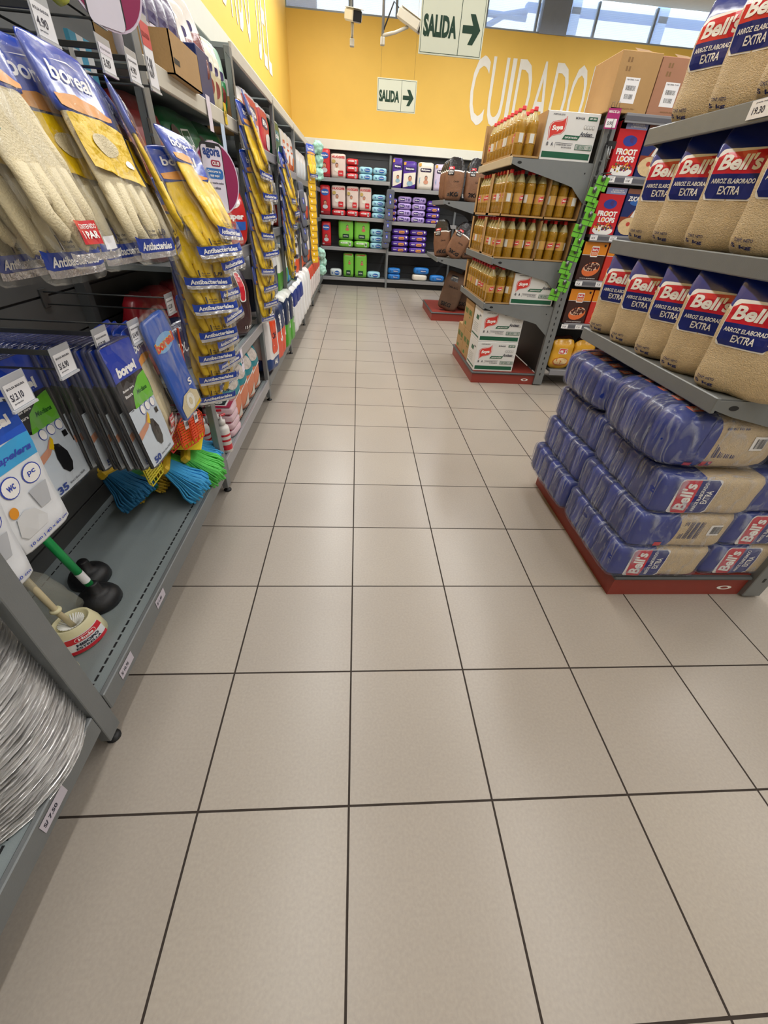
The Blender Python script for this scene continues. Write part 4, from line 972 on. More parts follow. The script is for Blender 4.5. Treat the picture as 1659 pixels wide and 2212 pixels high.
# ================================================================ GLOVE PACKS
CG = M('#d9cba6', .6, bump=.4, bscale=300, var=.08); YG = M('#e4bd14', .38, bump=.5, bscale=45, var=.16, vscale=30); OG = M('#e2941f', .4)
HB = M('#1a44b4', .2, coat=.5, bump=.25, bscale=18); BAND = M('#1c3f9e', .3, coat=.3); FILM = film('#f1efe6', .02, .30, 16, .08, (1, 1, .4), .8); FOIL = M('#d3d3d6', .18, .55, bump=1.0, bscale=45, coat=.3)
def make_gpack(w, h, col, text='boreal', pic=True, band='Antibacteriales', thin=False):
    def f():
        o = thing('glove_pack', '', 'rubber gloves'); rr = random.Random(int(w*1e3) + len(band) + int(h * 1e3))
        g = MB(); P = Puff(w*.86, .024, h*.50, 4.5, None, .006, 20, w * 9); m = P.mesh(col, 10); m.v = [(v[0], v[1], v[2] - h*.74) for v in m.v]; g = m
        for k in range(4):
            x = (-.30 + .2 * k) * w; L = (.20, .25, .24, .18)[k] * h; b = -h*.67
            g.tube([(x, rr.uniform(-.004, .004), b + .03), (x + rr.uniform(-.008, .008), rr.uniform(-.006, .006), b - L*.5), (x + rr.uniform(-.01, .012), rr.uniform(-.006, .006), b - L*.93), (x + .002, 0, b - L)], [.098*w, .09*w, .08*w, .03*w], col, 8)
        g.tube([(w*.34, 0, -h*.4), (w*.40, -.004, -h*.56), (w*.38, -.004, -h*.66)], [.07*w, .065*w, .04*w], col, 8); g.v = [(v[0], v[1] * .55, v[2]) for v in g.v]
        g.build('gloves', o)
        hd = Puff(w*.95, .016, h*.30, 10, lambda p: Vector((p.x, p.y * (1 - .8 * max(0, p.z / (h*.3) - .6) / .4), p.z)), .004, 16, 2); m = hd.mesh(HB, 8); m.v = [(v[0], v[1], v[2] - h*.31) for v in m.v]; m.build('header', o)
        fn0 = hd.face('front'); fn = lambda x, y, off: fn0(x, y, off) + Vector((0, -.001, -h*.31))
        L = Print(fn, .0006, .02, .0015)
        L.text(text, 0, h*.16, h*.075, TXT, w*.66, .02, .1).poly([(-w*.25, h*.205), (w*.1, h*.235), (w*.3, h*.21), (w*.1, h*.228)], TXT)
        L.poly([(-w*.46, 0.004), (w*.46, .004), (w*.46, h*.03), (w*.2, h*.07), (-w*.1, h*.085), (-w*.46, h*.06)], OG).build('header_print', o)
        fp = Puff(w, .030, h*.97, 14, lambda p: Vector((p.x, p.y * (1 - .85 * max(0, abs(p.z / (h*.97) - .5) * 2 - .75) / .25), p.z)), .007, 14, 7)
        fn1 = fp.face('front'); fm = fp.mesh(FILM, 12); fm.v = [(v[0], v[1], v[2] - h) for v in fm.v]; fm.build('clear_bag', o)
        L = Print(lambda x, y, off: fn1(x, y, off) + Vector((0, 0, -h)), .0014, .02, .0008)
        if pic:
            L.poly([(-w*.47, h*.46), (w*.47, h*.40), (w*.47, h*.66), (w*.1, h*.69), (-w*.47, h*.68)], YG).up().poly(ell(-.01, h*.57, w*.22, h*.05), CG).poly(ell(w*.3, h*.5, w*.1, h*.02), TXT)
        if band:
            L.rect(0, h*.085, w*.98, h*.075, BAND).up().text(band, 0, h*.085, h*.042, TXT, w*.74, .03)
            L.text('1', -w*.16, h*.16, h*.06, INK, None, .05).text('Par de', -w*.02, h*.165, h*.015, INK, w*.16).text('Guantes', -w*.02, h*.145, h*.015, INK, w*.16).text('L/9', w*.22, h*.155, h*.035, INK, w*.16, .03)
        if not band: L.rect(w*.02, h*.14, w*.36, h*.10, LRED).up().text('CONTENIDO', w*.02, h*.165, h*.02, TXT, w*.28).text('1 PAR', w*.02, h*.13, h*.032, TXT, w*.26, .04).rect(w*.32, h*.09, w*.22, h*.06, PAPER).poly([(-w*.45, h*.50), (-w*.36, h*.50), (-w*.36, h*.66), (-w*.45, h*.68)], M('#1d6a4a', .35))
        L.rect(0, h*.028, w*.94, h*.045, FOIL)
        L.build('print', o)
        return o
    return f
GC = Proto(make_gpack(.215, .40, CG)); GY = Proto(make_gpack(.20, .36, YG, pic=False)); GM_ = Proto(make_gpack(.20, .38, CG, 'boreal', False, ''))
HP = PI / 2
# --- top hooks, cream gloves
GRPH = 'glove packs on the upper hooks'
GC('large cream glove pack with blue header, front of the middle upper hook', (-.63, .86, 1.54), (-.34, .03, HP - .05), GRPH)
for i in range(5):
    (GC, GY)[i in (1, 3)]('%s glove pack right behind the large cream one, %s in its row' % (('yellow' if i in (1, 3) else 'cream'), ORD[i]), (-.67 - .033 * i, .80 + .012 * (i % 2) - .012*i, 1.535), (-.31 + .045 * i, .05 * (i % 2), HP - .1 + .06 * (i % 3)), GRPH)
GM_('cream glove pack cut by the left edge, front of the nearest upper hook', (-.63, .56, 1.54), (-.36, .03, HP + .02), GRPH)
for i in range(4):
    (GC, GM_)[i % 2]('cream glove pack behind the front one of the nearest upper hook, %s in its row' % ORD[i], (-.67 - .035 * i, .575 - .012 * (i % 2), 1.535), (-.31 + .045 * i, .03, HP + .05 * (i % 3)), GRPH)
for i in range(4):
    (GY, GC)[i % 2]('glove pack seen edge-on on the farthest upper hook, %s from the front' % ORD[i], (-.64 - .035 * i, 1.12 + .012 * (i % 2), 1.53), (-.33 + .04 * i, .0, HP + .35 - .08 * i), GRPH)
# wire hooks
HKM = M('#5b5e60', .35, .6)
def hook(label, y, z, x1=-.655, tagt=None, tagcol=None, style='bar', tw=.074, th=.054):
    o = thing('peg_hook', label, 'display hook', (BX, y, z))
    m = MB(); L = x1 - BX
    if style == 'bar': m.box(0, L, -.0025, .0025, .012, .024, HKM, .001)
    else: m.tube([(0, 0, .02), (L, 0, .02)], .0028, HKM, 6)
    m.build('upper_wire', o)
    m = MB(); m.tube([(0, 0, -.02), (L * .97, 0, -.02), (L, 0, -.008)], .003, HKM, 6); m.box(0, .006, -.02, .02, -.03, .03, HKM, .001); m.build('prong', o)
    if tagt:
        t = MB(); t.box(L, L + .0025, -tw/2, tw/2, -.03, -.03 + th + .012, M('#c9ccd2', .15, coat=.5, alpha=.75), .001); t.box(L, L + .006, -tw/2, tw/2, -.034, -.029, M('#c9ccd2', .15)); hd = t.build('tag_holder', o)
        P = Print(flatfn((L + .003, 0, th/2 - .03), (0, 1, 0), (0, 0, 1), (1, 0, 0)), .0005, 0, .0003)
        P.rect(0, 0, tw*.88, th*.9, PAPER).up()
        if tagcol: P.rect(0, th*.28, tw*.88, th*.34, tagcol); th2 = th*.9
        P.text(tagt, -tw*.12, -th*.06 - (.1*th if tagcol else 0), th*.26, INK, tw*.5, .02).text('BOLSA BASURA', -tw*.02, th*.27, th*.08, INK, tw*.7).text('precio', -tw*.15, -th*.3, th*.07, INK, tw*.35)
        pr_ = P.build('price_card', hd)
    return o
hook('upper peg hook of the cream gloves nearest the camera, blank white tag', .60, 1.575, -.645, ' 4.90')
hook('upper peg hook of the middle cream gloves with a white price tag', .90, 1.575, -.645, '4.90', None)
hook('upper peg hook with white tag over the edge-on glove packs', 1.16, 1.575, -.645, '3.90', M('#e7e2ee', .4))
hook('upper peg hook with plain price tag left of the red tag', 1.31, 1.585, -.64, '4.90')
hook('upper peg hook with a tall red and white price tag by the second upright', 1.44, 1.59, -.635, '5.90', M('#cf4a4c', .4), tw=.075, th=.15)
hook('short upper hook with dark red tag under the round sign', 1.35, 1.70, -.72, '6.90', M('#8c1f3f', .4), tw=.07, th=.13)
hook('lower peg hook over the row of packs marked 50, tag S/.3.30', .80, .975, -.69, 'S/.3.30')
hook('lower peg hook between two other tagged hooks, second from the left edge', .62, .975, -.69, 'S/.6.90')
hook('lower peg hook nearest the left edge of the frame, over the bin liners', .45, .965, -.69, 'S/.3.10')
hook('lower wire hook whose tag hangs over the blue glove pack', .99, .955, -.69, 'S/.4.90', style='wire')
hook('lower wire hook whose tag hangs over the orange fly swatters', 1.30, .98, -.69, 'S/.2.30', style='wire')
# --- garbage bag packs
GBN = M('#15245e', .2, coat=.6, bump=.4, bscale=25); GBD = M('#1c1c1f', .25, coat=.4, bump=.3, bscale=25); GBB = M('#1e3fae', .25, coat=.4); GBG = M('#6fbf3a', .35); GBS = M('#c9d3de', .35)
def make_garb(num, w=.185, h=.37):
    def f():
        o = thing('garbage_bag_pack', '', 'garbage bags')
        P = Puff(w, .013, h, 22, None, .003, 12, 3); m = P.mesh(GBD, 8, vs=[-1, -.8, -.4, 0, .3, .45, .7, .9, 1], matfn=lambda fn, c: GBN if c[2] > .45 else GBD); m.v = [(v[0], v[1], v[2] - h) for v in m.v]; m.build('pack', o)
        f0 = P.face('front'); L = Print(lambda x, y, off: f0(x, y, off) + Vector((0, 0, -h)), .0006, .03, .0012)
        L.rect(0, h*.865, w*.96, h*.26, GBB); L.rect(0, h*.26, w*.96, h*.5, GBS).poly([(-w*.48, h*.73), (w*.48, h*.73), (w*.48, h*.5), (-w*.48, h*.5)], GBD).up()
        L.poly([(-w*.25, h*.50), (w*.48, h*.50), (w*.48, h*.72), (w*.2, h*.70), (-w*.1, h*.62)], GBG).text('boreal', 0, h*.79, h*.075, TXT, w*.66, .06, .1).up()
        L.text('Mediana', w*.17, h*.6, h*.035, M('#1f5a24', .5), w*.36, .02, .3).text('Bolsas para', -w*.2, h*.655, h*.022, TXT, w*.36).text('Basura', -w*.26, h*.615, h*.022, TXT, w*.24)
        for k in range(3): L.poly(ell(w*(-.08 + .2*k), h*.465, w*.085, h*.04), GBB)
        L.up()
        for k in range(3): L.poly(ell(w*(-.08 + .2*k), h*.465, w*.075, h*.035), TXT)
        L.poly([(-w*.48, h*.33), (-w*.15, h*.37), (-w*.02, h*.42), (-w*.04, h*.35), (-w*.15, h*.32), (-w*.48, h*.27)], SKIN).poly([(-w*.12, h*.36), (w*.02, h*.43), (w*.05, h*.40), (-w*.02, h*.33)], YG)
        L.poly([(0, h*.37), (w*.12, h*.35), (w*.2, h*.27), (w*.2, h*.18), (w*.12, h*.13), (w*.03, h*.13), (-w*.06, h*.18), (-w*.07, h*.27)], GBD).rect(w*.34, h*.39, w*.1, h*.045, GBD)
        L.text(num, -w*.25, h*.06, h*.06, M('#23408f', .4), w*.24, .04).text('litros | 10 un | 75x75', w*.14, h*.055, h*.022, INK, w*.42)
        L.build('print', o)
        F = Puff(w*1.03, .016, h*1.01, 22, None, .004, 14, 5); m = F.mesh(film('#e6e8ee', .02, .14, 12, .1, (1, 1, .4), .5), 8); m.v = [(v[0], v[1], v[2] - h*1.008) for v in m.v]; m.build('clear_sleeve', o)
        return o
    return f
G50 = Proto(make_garb('50')); G35 = Proto(make_garb('35'))
G50('front garbage bag pack marked 50 litres on the S/.3.30 hook', (-.685, .835, .968), (-.14, .04, HP + .02), 'garbage bag packs on the lower hooks')
for i in range(22):
    G50('dark garbage bag pack hanging edge-on behind the one marked 50', (-.705 - .0175 * i, .832 + .006 * math.sin(i * 2.1), .965), (-.12 + .012 * i + .02 * math.sin(i * 3), .04, HP + .02 * math.sin(i)), 'garbage bag packs on the lower hooks')
G35('front garbage bag pack marked 35 litres on the S/.6.90 hook', (-.86, .655, .968), (-.10, .04, HP + .02), 'garbage bag packs on the lower hooks')
for i in range(11):
    G35('dark garbage bag pack hanging edge-on behind the one marked 35', (-.88 - .018 * i, .655 + .006 * math.sin(i * 2.1), .965), (-.10 + .01 * i, .04, HP + .02 * math.sin(i)), 'garbage bag packs on the lower hooks')
def make_papel():
    w, h = .165, .31; o = thing('bin_liner_pack', '', 'bin liners'); WB = M('#e6e9ee', .35, bump=.2, bscale=20); LB = M('#3aa3dc', .3); DB = M('#1c55c4', .3)
    P = Puff(w, .014, h, 20, None, .004, 10, 6); m = P.mesh(WB, 8); m.v = [(v[0], v[1], v[2] - h) for v in m.v]; m.build('pack', o); f0 = P.face('front'); L = Print(lambda x, y, off: f0(x, y, off) + Vector((0, 0, -h)), .0006, .03, .0012)
    L.rect(0, h*.87, w*.96, h*.24, DB).poly([(-w*.48, h*.58), (w*.48, h*.58), (w*.48, h*.76), (-w*.48, h*.72)], LB).up().text('papelera', w*.05, h*.65, h*.06, GBB, w*.7, .03, .3).text('boreal', 0, h*.87, h*.07, TXT, w*.6, .06)
    for k in range(2): L.poly(ell(w*(-.2 + .42*k), h*.48, w*.17, h*.075), GBB)
    L.up()
    for k in range(2): L.poly(ell(w*(-.2 + .42*k), h*.48, w*.15, h*.067), TXT)
    L.up().text('wc', -w*.2, h*.48, h*.04, GBB, w*.14).text('pc', w*.22, h*.48, h*.04, GBB, w*.14)
    L.poly([(w*.02, h*.38), (w*.38, h*.38), (w*.3, h*.22), (w*.1, h*.22)], M('#b9bcc2', .4)).poly([(-w*.45, h*.16), (-w*.38, h*.28), (-w*.2, h*.3), (-w*.02, h*.26), (w*.12, h*.16), (w*.05, h*.11), (-w*.35, h*.11)], M('#d5d6d8', .5)).poly(ell(-w*.36, h*.33, w*.08, h*.04), OG)
    L.text('10 un | 40 x 60 cm', w*.02, h*.05, h*.035, GBB, w*.8, .02); L.build('print', o); return o
PP = Proto(make_papel)
PP('white and light blue bin liner pack in front of the green plunger handle', (-.73, .385, .955), (-.04, .05, HP + .02), 'bin liner packs')
PP('lower white bin liner pack cut by the left edge of the frame', (-.72, .245, .935), (-.04, .16, HP + .05), 'bin liner packs')
# blue narrow glove pack
def make_blue():
    w, h = .15, .36; o = thing('blue_glove_pack', '', 'rubber gloves'); P = Puff(w, .018, h, 16, None, .003, 12, 1); BB = M('#1f58bc', .25, coat=.4)
    m = P.mesh(BB, 8); m.v = [(v[0], v[1], v[2] - h) for v in m.v]; m.build('card', o); f0 = P.face('front'); L = Print(lambda x, y, off: f0(x, y, off) + Vector((0, 0, -h)), .0006, .03, .0012)
    L.poly(ell(0, h*.76, w*.42, h*.08), M('#7ab0e2', .3)).up().text('boreal', 0, h*.76, h*.09, M('#e8d23a', .3), w*.86, .09).up().text('boreal', 0, h*.76, h*.085, M('#cf3a22', .3), w*.84, .04)
    L.text('S', w*.3, h*.3, h*.07, TXT, w*.16, .03).poly([(-w*.46, h*.02), (w*.46, h*.02), (w*.46, h*.16), (w*.2, h*.24), (-w*.2, h*.24), (-w*.46, h*.16)], CG).up()
    L.poly(ell(0, h*.14, w*.2, h*.085), M('#e9e6da', .5)).up().poly(ell(0, h*.14, w*.08, h*.04), CG).poly([(-w*.2, h*.02), (w*.44, h*.02), (w*.44, h*.07)], YG).build('print', o)
    F = Puff(w*1.08, .024, h*1.06, 14, None, .004, 14, 5); m = F.mesh(FILM, 8); m.v = [(v[0], v[1], v[2] - h*1.02) for v in m.v]; m.build('clear_bag', o); return o
BP = Proto(make_blue); BP('blue boreal glove pack with red lettering hanging left of the fly swatters', (-.67, 1.075, .985), (-.1, -.16, HP - .1))
for i in range(4):
    GM_('dull cream glove pack behind the blue boreal pack, %s in its row' % ORD[i], (-.715 - .03 * i, 1.0 + .015 * (i % 2), .97), (-.12, .0, HP + .2), 'glove packs on the lower hook')
# fly swatters
def make_swat(col):
    def f():
        o = thing('fly_swatter', '', 'fly swatter'); c = M(col, .35); w, h = .115, .135; m = MB()
        out = [(-w*.2, .0), (-w*.5, -.03), (-w*.47, -h + .02), (-w*.38, -h), (w*.38, -h), (w*.47, -h + .02), (w*.5, -.03), (w*.2, 0)]
        pts = [(x, 0, z) for x, z in out] + [(out[0][0], 0, out[0][1])]; m.tube(pts, .0026, c, 6)
        for k in range(9): z = -.018 - k * (h - .03) / 9; ww = w*(.42 if k else .32); m.box(-ww, ww, -.001, .001, z - .0035, z + .0035, c)
        for k in range(5): x = -w*.36 + k * w*.18; m.box(x - .0015, x + .0015, -.0012, .0012, -h, -.012, c)
        m.build('head', o)
        MB().tube([(0, 0, -.01), (0, 0, .05), (.004, 0, .33)], [.006, .0045, .004], c, 8).build('handle', o)
        P = Print(flatfn((0, -.003, 0), (1, 0, 0), (0, 0, 1), (0, -1, 0)), .0005, 0, .0005); P.rect(.0, -.03, .03, .045, PAPER).up().bars(0, -.03, .022, .02, BLK, 9); P.build('sticker', o); return o
    return f
FR_, FO_, FY_ = Proto(make_swat('#c3281f')), Proto(make_swat('#ef4d1c')), Proto(make_swat('#d8cb2c'))
FO_('bright orange fly swatter hanging nearest the second upright', (-.70, 1.31, .56), (0, .06, HP - .15)); FO_('orange fly swatter directly left of the brightest one', (-.72, 1.25, .555), (0, 0, HP - .35))
FR_('dark red fly swatter behind the blue glove pack', (-.76, 1.19, .57), (0, -.05, HP - .1)); FR_('dark red fly swatter behind the pack marked 50', (-.80, 1.12, .55), (0, -.05, HP + .1)); FY_('yellow fly swatter below the garbage bag packs', (-.78, .99, .53), (0, -.12, HP - .1))
o = thing('red_cloth_pack', 'dark red wrapped cloths at the back of the middle shelf behind the second upright', 'cleaning cloths', (-.98, 1.74, .587))
for k, (y, z, a) in enumerate(((-.08, .08, .1), (.14, .08, -.12), (.34, .08, .08))):
    P = Puff(.30, .10, .36, 4, None, .02, 12, k); m = P.mesh(M('#8c1420', .35, coat=.3, bump=.3, bscale=20), 8); q = m.build('pack', o); q.location = (0, y, z - .08); q.rotation_euler = (0, a, HP + a)
# ---------------------------------------------------------------- plungers, toilet brush, brooms
RUB = M('#17171a', .45, bump=.1)
def plunger(label, x, y, handle, lean=(0, 0)):
    o = thing('plunger', label, 'plunger', (x, y, .171)); prf = [(.062, .0), (.068, .004), (.066, .02), (.058, .035), (.040, .046), (.022, .054), (.018, .085), (.014, .09)]
    MB().lathe(prf, RUB, 28).build('rubber_cup', o)
    if handle:
        m = MB(); m.tube([(0, 0, .06), (lean[0], lean[1], .42)], .0125, M('#1d9b52', .35), 14); m.build('handle', o)
        P = MB(); P.tube([(lean[0]*.13, lean[1]*.13, .105), (lean[0]*.25, lean[1]*.25, .15)], .0131, PAPER, 14, cap=False); P.build('sticker', o)
plunger('black plunger with green handle on the bottom shelf, nearer one', -.865, .575, True, (-.05, -.04)); plunger('black plunger lying behind the green handled one', -.95, .68, False)
FL2 = film('#b9b9ad', .2, .5, 8, .25, (1, 1, .3), .4)
IV = M('#e4dcb2', .35, bump=.05)
def make_brush():
    o = thing('toilet_brush', '', 'toilet brush'); prf = [(.058, 0), (.062, .005), (.056, .05), (.045, .085), (.040, .088)]
    m = MB(); m.lathe(prf, IV, 26, (0, 0), 1.25, 1.0, cap=False); m.lathe([(.040, .088), (.036, .086), (.034, .05), (.0, .045)], IV, 26, (0, 0), 1.25, 1, cap=False); m.lathe([(.052, .0), (0.001, 0)], IV, 26, (0, 0), 1.25, 1, cap=False); m.build('holder', o)
    b = MB(); r = random.Random(2)
    for k in range(26):
        a = 2 * PI * k / 26; b.tube([(0, 0, .055), (math.cos(a)*.02, math.sin(a)*.018, .07), (math.cos(a)*.036, math.sin(a)*.03, .084)], [.004, .003, .002], M('#f0efe8', .6), 5)
    b.build('bristles', o)
    MB().tube([(0, 0, .06), (-.012, .012, .13), (-.03, .035, .30)], [.008, .0085, .0105], M('#cfc09a', .4), 12).lathe([(.014, .135), (.016, .14), (.014, .145)], IV, 12, (-.013, .013)).build('handle', o)
    def cyl(x, y, off): a = x / .056; rr = (.062 - .006 * (y - .005) / .045 if y < .05 else .056 - .011 * (y - .05) / .035) + .0012; return Vector(((rr + off) * 1.25 * math.sin(a), -(rr + off) * math.cos(a), y))
    L = Print(cyl, .0005, .01, .0006)
    L.rect(0, .038, .09, .056, PAPER).up().rect(0, .055, .09, .018, LRED).rect(0, .013, .09, .012, LRED).up().poly(rrect(0, .055, .05, .013, .006), TXT).up().poly(rrect(0, .055, .047, .011, .005), LRED).up().text('Hude', 0, .055, .008, TXT, .034, .04).text('HISOPO', 0, .038, .010, INK, .05, .05).text('ESTRELLA', 0, .026, .008, INK, .055, .03)
    L.build('label', o); return o
TB = Proto(make_brush); TB('ivory toilet brush with red and white label beside the near upright', (-.85, .425, .171), (0, 0, HP - .55)); TB('ivory toilet brush mostly hidden behind the foil trays', (-.85, .27, .171), (0, 0, HP - .3))
o = thing('plastic_sleeve', 'clear plastic sleeve draped between the toilet brush and the plungers', 'plastic sleeve', (-.90, .50, .18)); P = Puff(.11, .02, .30, 5, None, .008, 14, 2); m = P.mesh(FL2, 10); q = m.build('film', o); o.rotation_euler = (.15, -.35, HP - .3)
BRB = {}
def broom(label, loc, rot, c1, c2, L=.13):
    key = (c1, c2, L); o = thing('broom_head', label, 'broom', loc, rot); r = random.Random(5)
    MB().box(-.115, .115, -.022, .022, .0, .035, M('#d9b42a', .4), .01).build('block', o)
    MB().tube([(0, 0, .03), (0, .01, .09)], [.016, .013], M('#d9b42a', .4), 12).build('socket', o)
    if key not in BRB:
        m = MB(); ma, mb_ = M(c1, .6), M(c2, .6)
        for i in range(36):
            for j in range(12):
                u = -1 + 2 * i / 35; v = -1 + 2 * j / 11; x0 = u * .105; y0 = v * .016; x1 = u * .135 + r.uniform(-.006, .006); y1 = v * .055 + r.uniform(-.006, .006)
                m.tube([(x0, y0, .004), ((x0 + x1) / 2 + r.uniform(-.004, .004), (y0 + y1) / 2, -L * .5), (x1 + r.uniform(-.006, .006), y1, -L * .8), (x1 + r.uniform(-.004, .004), y1 + r.uniform(-.004, .004), -L + r.uniform(-.02, .012))], [.0036, .0036, .0045, .0062], ma if (u < .15 or c1 == c2) else mb_, 4)
        q = m.build('bristles', o); BRB[key] = q.data
    else:
        q = bpy.data.objects.new('bristles', BRB[key]); COL.objects.link(q); q.parent = o
    return o
broom('broom head with bright blue bristles and green ones, on the shelf edge', (-.84, 1.245, .325), (-.72, .15, HP + .35), '#45b2ee', '#66d862', .15)
broom('broom head with green and blue bristles next to the second upright', (-.80, 1.385, .325), (-.66, -.1, HP + .3), '#66d862', '#45b2ee', .15)
broom('dim blue and green broom head resting over yellow bristles', (-1.0, 1.13, .35), (-.7, .3, HP + .1), '#1f6fa0', '#2a7a3c')
broom('yellow bristled broom head at the back corner of the bottom shelf', (-1.06, 1.22, .28), (-1.1, .2, HP + .3), '#c9a52a', '#c9a52a', .11)
broom('yellow bristled broom head in the middle of the bottom shelf', (-.98, 1.31, .29), (-1.2, .1, HP + .1), '#c9a52a', '#c9a52a', .11)
o = thing('dustpan', 'yellow dustpan with brush lying above the broom heads', 'dustpan', (-.84, 1.36, .385), (.1, .1, .2)); MB().box(-.1, .12, -.08, .08, 0, .006, M('#e6c92a', .35), .002).box(-.1, .12, .075, .085, 0, .04, M('#e6c92a', .35), .002).box(-.1, -.09, -.08, .08, 0, .04, M('#e6c92a', .35), .002).build('pan', o)
m = MB(); r = random.Random(8)
for k in range(60): x = r.uniform(-.08, .1); y = r.uniform(-.02, .06); m.tube([(x, y, .006), (x + r.uniform(-.02, .02), y + r.uniform(-.02, .02), .045)], .002, YG, 4)
m.build('bristles', o)
# ---------------------------------------------------------------- foil tray stacks
FOILM = M('#dcdbda', .3, .9, bump=.45, bscale=2.2, stretch=(5, 5, 110), var=.3, vscale=2); FOILD = M('#8b8684', .3, 1.0, bump=.6, bscale=60)
def foil_stack(label, x, y, z0, r, h, lean):
    o = thing('foil_tray_stack', label, 'foil trays', (x, y, z0)); m = MB(); n = 72; rows = int(h / .0115); rr = random.Random(4); vs = []; fs = []
    ph = [rr.uniform(0, 6) for _ in range(8)]
    for i in range(rows + 1):
        t = i / rows; z = i * .0115
        for s_, (dr, dz) in enumerate(((-.007, 0), (.0075, .004), (.009, .0062), (-.007, .0088))):
            for k in range(n):
                a = 2 * PI * k / n; w = .0022 * noise.noise(Vector((math.cos(a) * 2, math.sin(a) * 2, i * .35))) + .0016 * noise.noise(Vector((math.cos(a) * 9, math.sin(a) * 9, i * 1.7)))
                R = r * (1 + .045 * math.sin(t * 3.0)) + dr + w; zz = z + dz + .004 * noise.noise(Vector((math.cos(a) * 1.5, math.sin(a) * 1.5, i * .12)))
                vs.append((math.cos(a) * R + lean[0] * t, math.sin(a) * R + lean[1] * t, zz))
    R_ = (rows + 1) * 4
    for i in range(R_ - 1):
        for k in range(n): fs.append((i*n + k, i*n + (k+1) % n, (i+1)*n + (k+1) % n, (i+1)*n + k))
    m.add(vs, fs, FOILM, False); m.build('trays', o)
    t = MB(); zt = rows * .0115; L = lean
    t.lathe([(r + .006, zt + .004), (r + .004, zt + .012), (r - .012, zt + .012), (r - .02, zt + .0), (r - .05, zt - .045), (0.001, zt - .047)], FOILM, 60, L, cap=False)
    for k in range(60):
        a = 2 * PI * k / 60; t.tube([(L[0] + math.cos(a) * (r - .019), L[1] + math.sin(a) * (r - .019), zt), (L[0] + math.cos(a) * (r - .048), L[1] + math.sin(a) * (r - .048), zt - .042)], .002, FOILM, 4)
    t.build('top_tray', o); return o
foil_stack('tall stack of silver foil trays on the bottom shelf left of the near upright', -.89, .06, .171, .208, .60, (-.06, .02))
foil_stack('second silver foil tray stack at the lower left edge of the frame', -.90, -.42, .171, .19, .36, (0, 0))
def lip_tag(label, txt, y, z, ln=.075):
    o = thing('price_tag', label, 'price tag', (-.6875, y, z)); P = Print(flatfn((0, 0, 0), (0, 1, 0), (0, 0, 1), (1, 0, 0)), .0005, 0, .0008)
    P.rect(0, 0, ln, .036, M('#c9c3cf', .5)).up().text(txt, -ln*.15, 0, .013, INK, ln*.55, .03); P.build('card', o)
lip_tag('shelf lip price tag 7.50 under the foil trays', 'S/ 7.50', -.025, .145, .085); lip_tag('shelf lip price tag 10.70 beside the near upright', 'S/ 10.70', .345, .145, .075); lip_tag('shelf lip price tag 1.40 below the empty middle of the bottom shelf', 'S/ 1.40', .61, .145, .07)
# ---------------------------------------------------------------- strips of glove packs hung on the uprights
rs = random.Random(11)
def gstrip(label, y, x, z0, n, dz, tilt0, tilt1, yaw, grp, name):
    o = thing('hanging_strip', label, 'clip strip', (SX + .004, y, z0)); m = MB()
    for k in range(n + 1): m.box(-.001, .001, -.012, .012, -k * dz - dz + .008, -k * dz, BLK)
    m.tube([(0, 0, 0), (0, 0, .10), (-.02, 0, .12), (-.02, .02, .12)], .002, HKM, 6); m.build('strip', o)
    for k in range(n):
        t = k / (n - 1); s = (-1) ** k
        GY('%s, %s from the top' % (name, ORD[k]), (x + .012 * (1 - t) + rs.uniform(-.008, .008), y + .014 * s, z0 - .02 - dz * k), (-(tilt0 + (tilt1 - tilt0) * t) + rs.uniform(-.05, .05), rs.uniform(-.09, .09), HP + yaw + .24 * s + rs.uniform(-.12, .12)), grp)
gstrip('black strip of yellow glove packs on the second upright', 1.47, -.645, 1.50, 14, .044, .55, .12, -.42, 'yellow glove packs on the second upright', 'yellow glove pack on the nearest hanging strip')
gstrip('black strip of yellow glove packs on the third upright', 2.80, -.65, 1.80, 18, .048, .32, .10, -.05, 'yellow glove packs on the third upright', 'yellow glove pack on the middle hanging strip')
gstrip('black strip of yellow glove packs on the fourth upright', 4.12, -.655, 1.70, 15, .045, .30, .10, .15, 'yellow glove packs on the fourth upright', 'yellow glove pack on the farther hanging strip')
def make_sock():
    o = thing('cleaning_cloth', '', 'cloth'); P = Puff(.15, .018, .20, 6, None, .003, 14, 1); m = P.mesh(M('#5a5c66', .85, bump=.4, bscale=200), 6); m.v = [(v[0], v[1], v[2] - .2) for v in m.v]; m.build('cloth', o)
    L = Print(flatfn((0, -.0095, 0), (1, 0, 0), (0, 0, 1), (0, -1, 0)), .0006, 0, .001); L.poly(rrect(.0, -.10, .035, .055, .004), M('#2a43c0', .35)).up().text('B', 0, -.10, .03, TXT, .016).build('label', o); return o
SK = Proto(make_sock)
for i in range(9): SK('grey folded cloth on the strip at the left wall, %s from the top' % ORD[i], (-.655 + .006 * (i % 2), 5.47 + .02 * (-1)**i, 1.50 - .072 * i), (-.12, .1 * (-1)**i, HP - .25), 'grey cloths on the left wall strip')
for i in range(9): SK('grey folded cloth on the strip in front of the far shelves, %s from the top' % ORD[i], (.59 - .006 * i, 8.99 - .004 * (i % 2), 1.60 - .088 * i), (-.05, .05 * (-1)**i, .12), 'grey cloths on the far strip')
def make_spg():
    o = thing('sponge_pack', '', 'sponge cloths'); P = Puff(.15, .014, .19, 8, None, .002, 14, 1); m = P.mesh(M('#e8b82c', .35), 6); m.v = [(v[0], v[1], v[2] - .19) for v in m.v]; m.build('pack', o)
    L = Print(flatfn((0, -.0075, 0), (1, 0, 0), (0, 0, 1), (0, -1, 0)), .0006, 0, .001); L.rect(0, -.03, .14, .05, M('#e08a24', .4)).up().poly(ell(-.04, -.15, .012, .014), TXT).build('label', o); return o
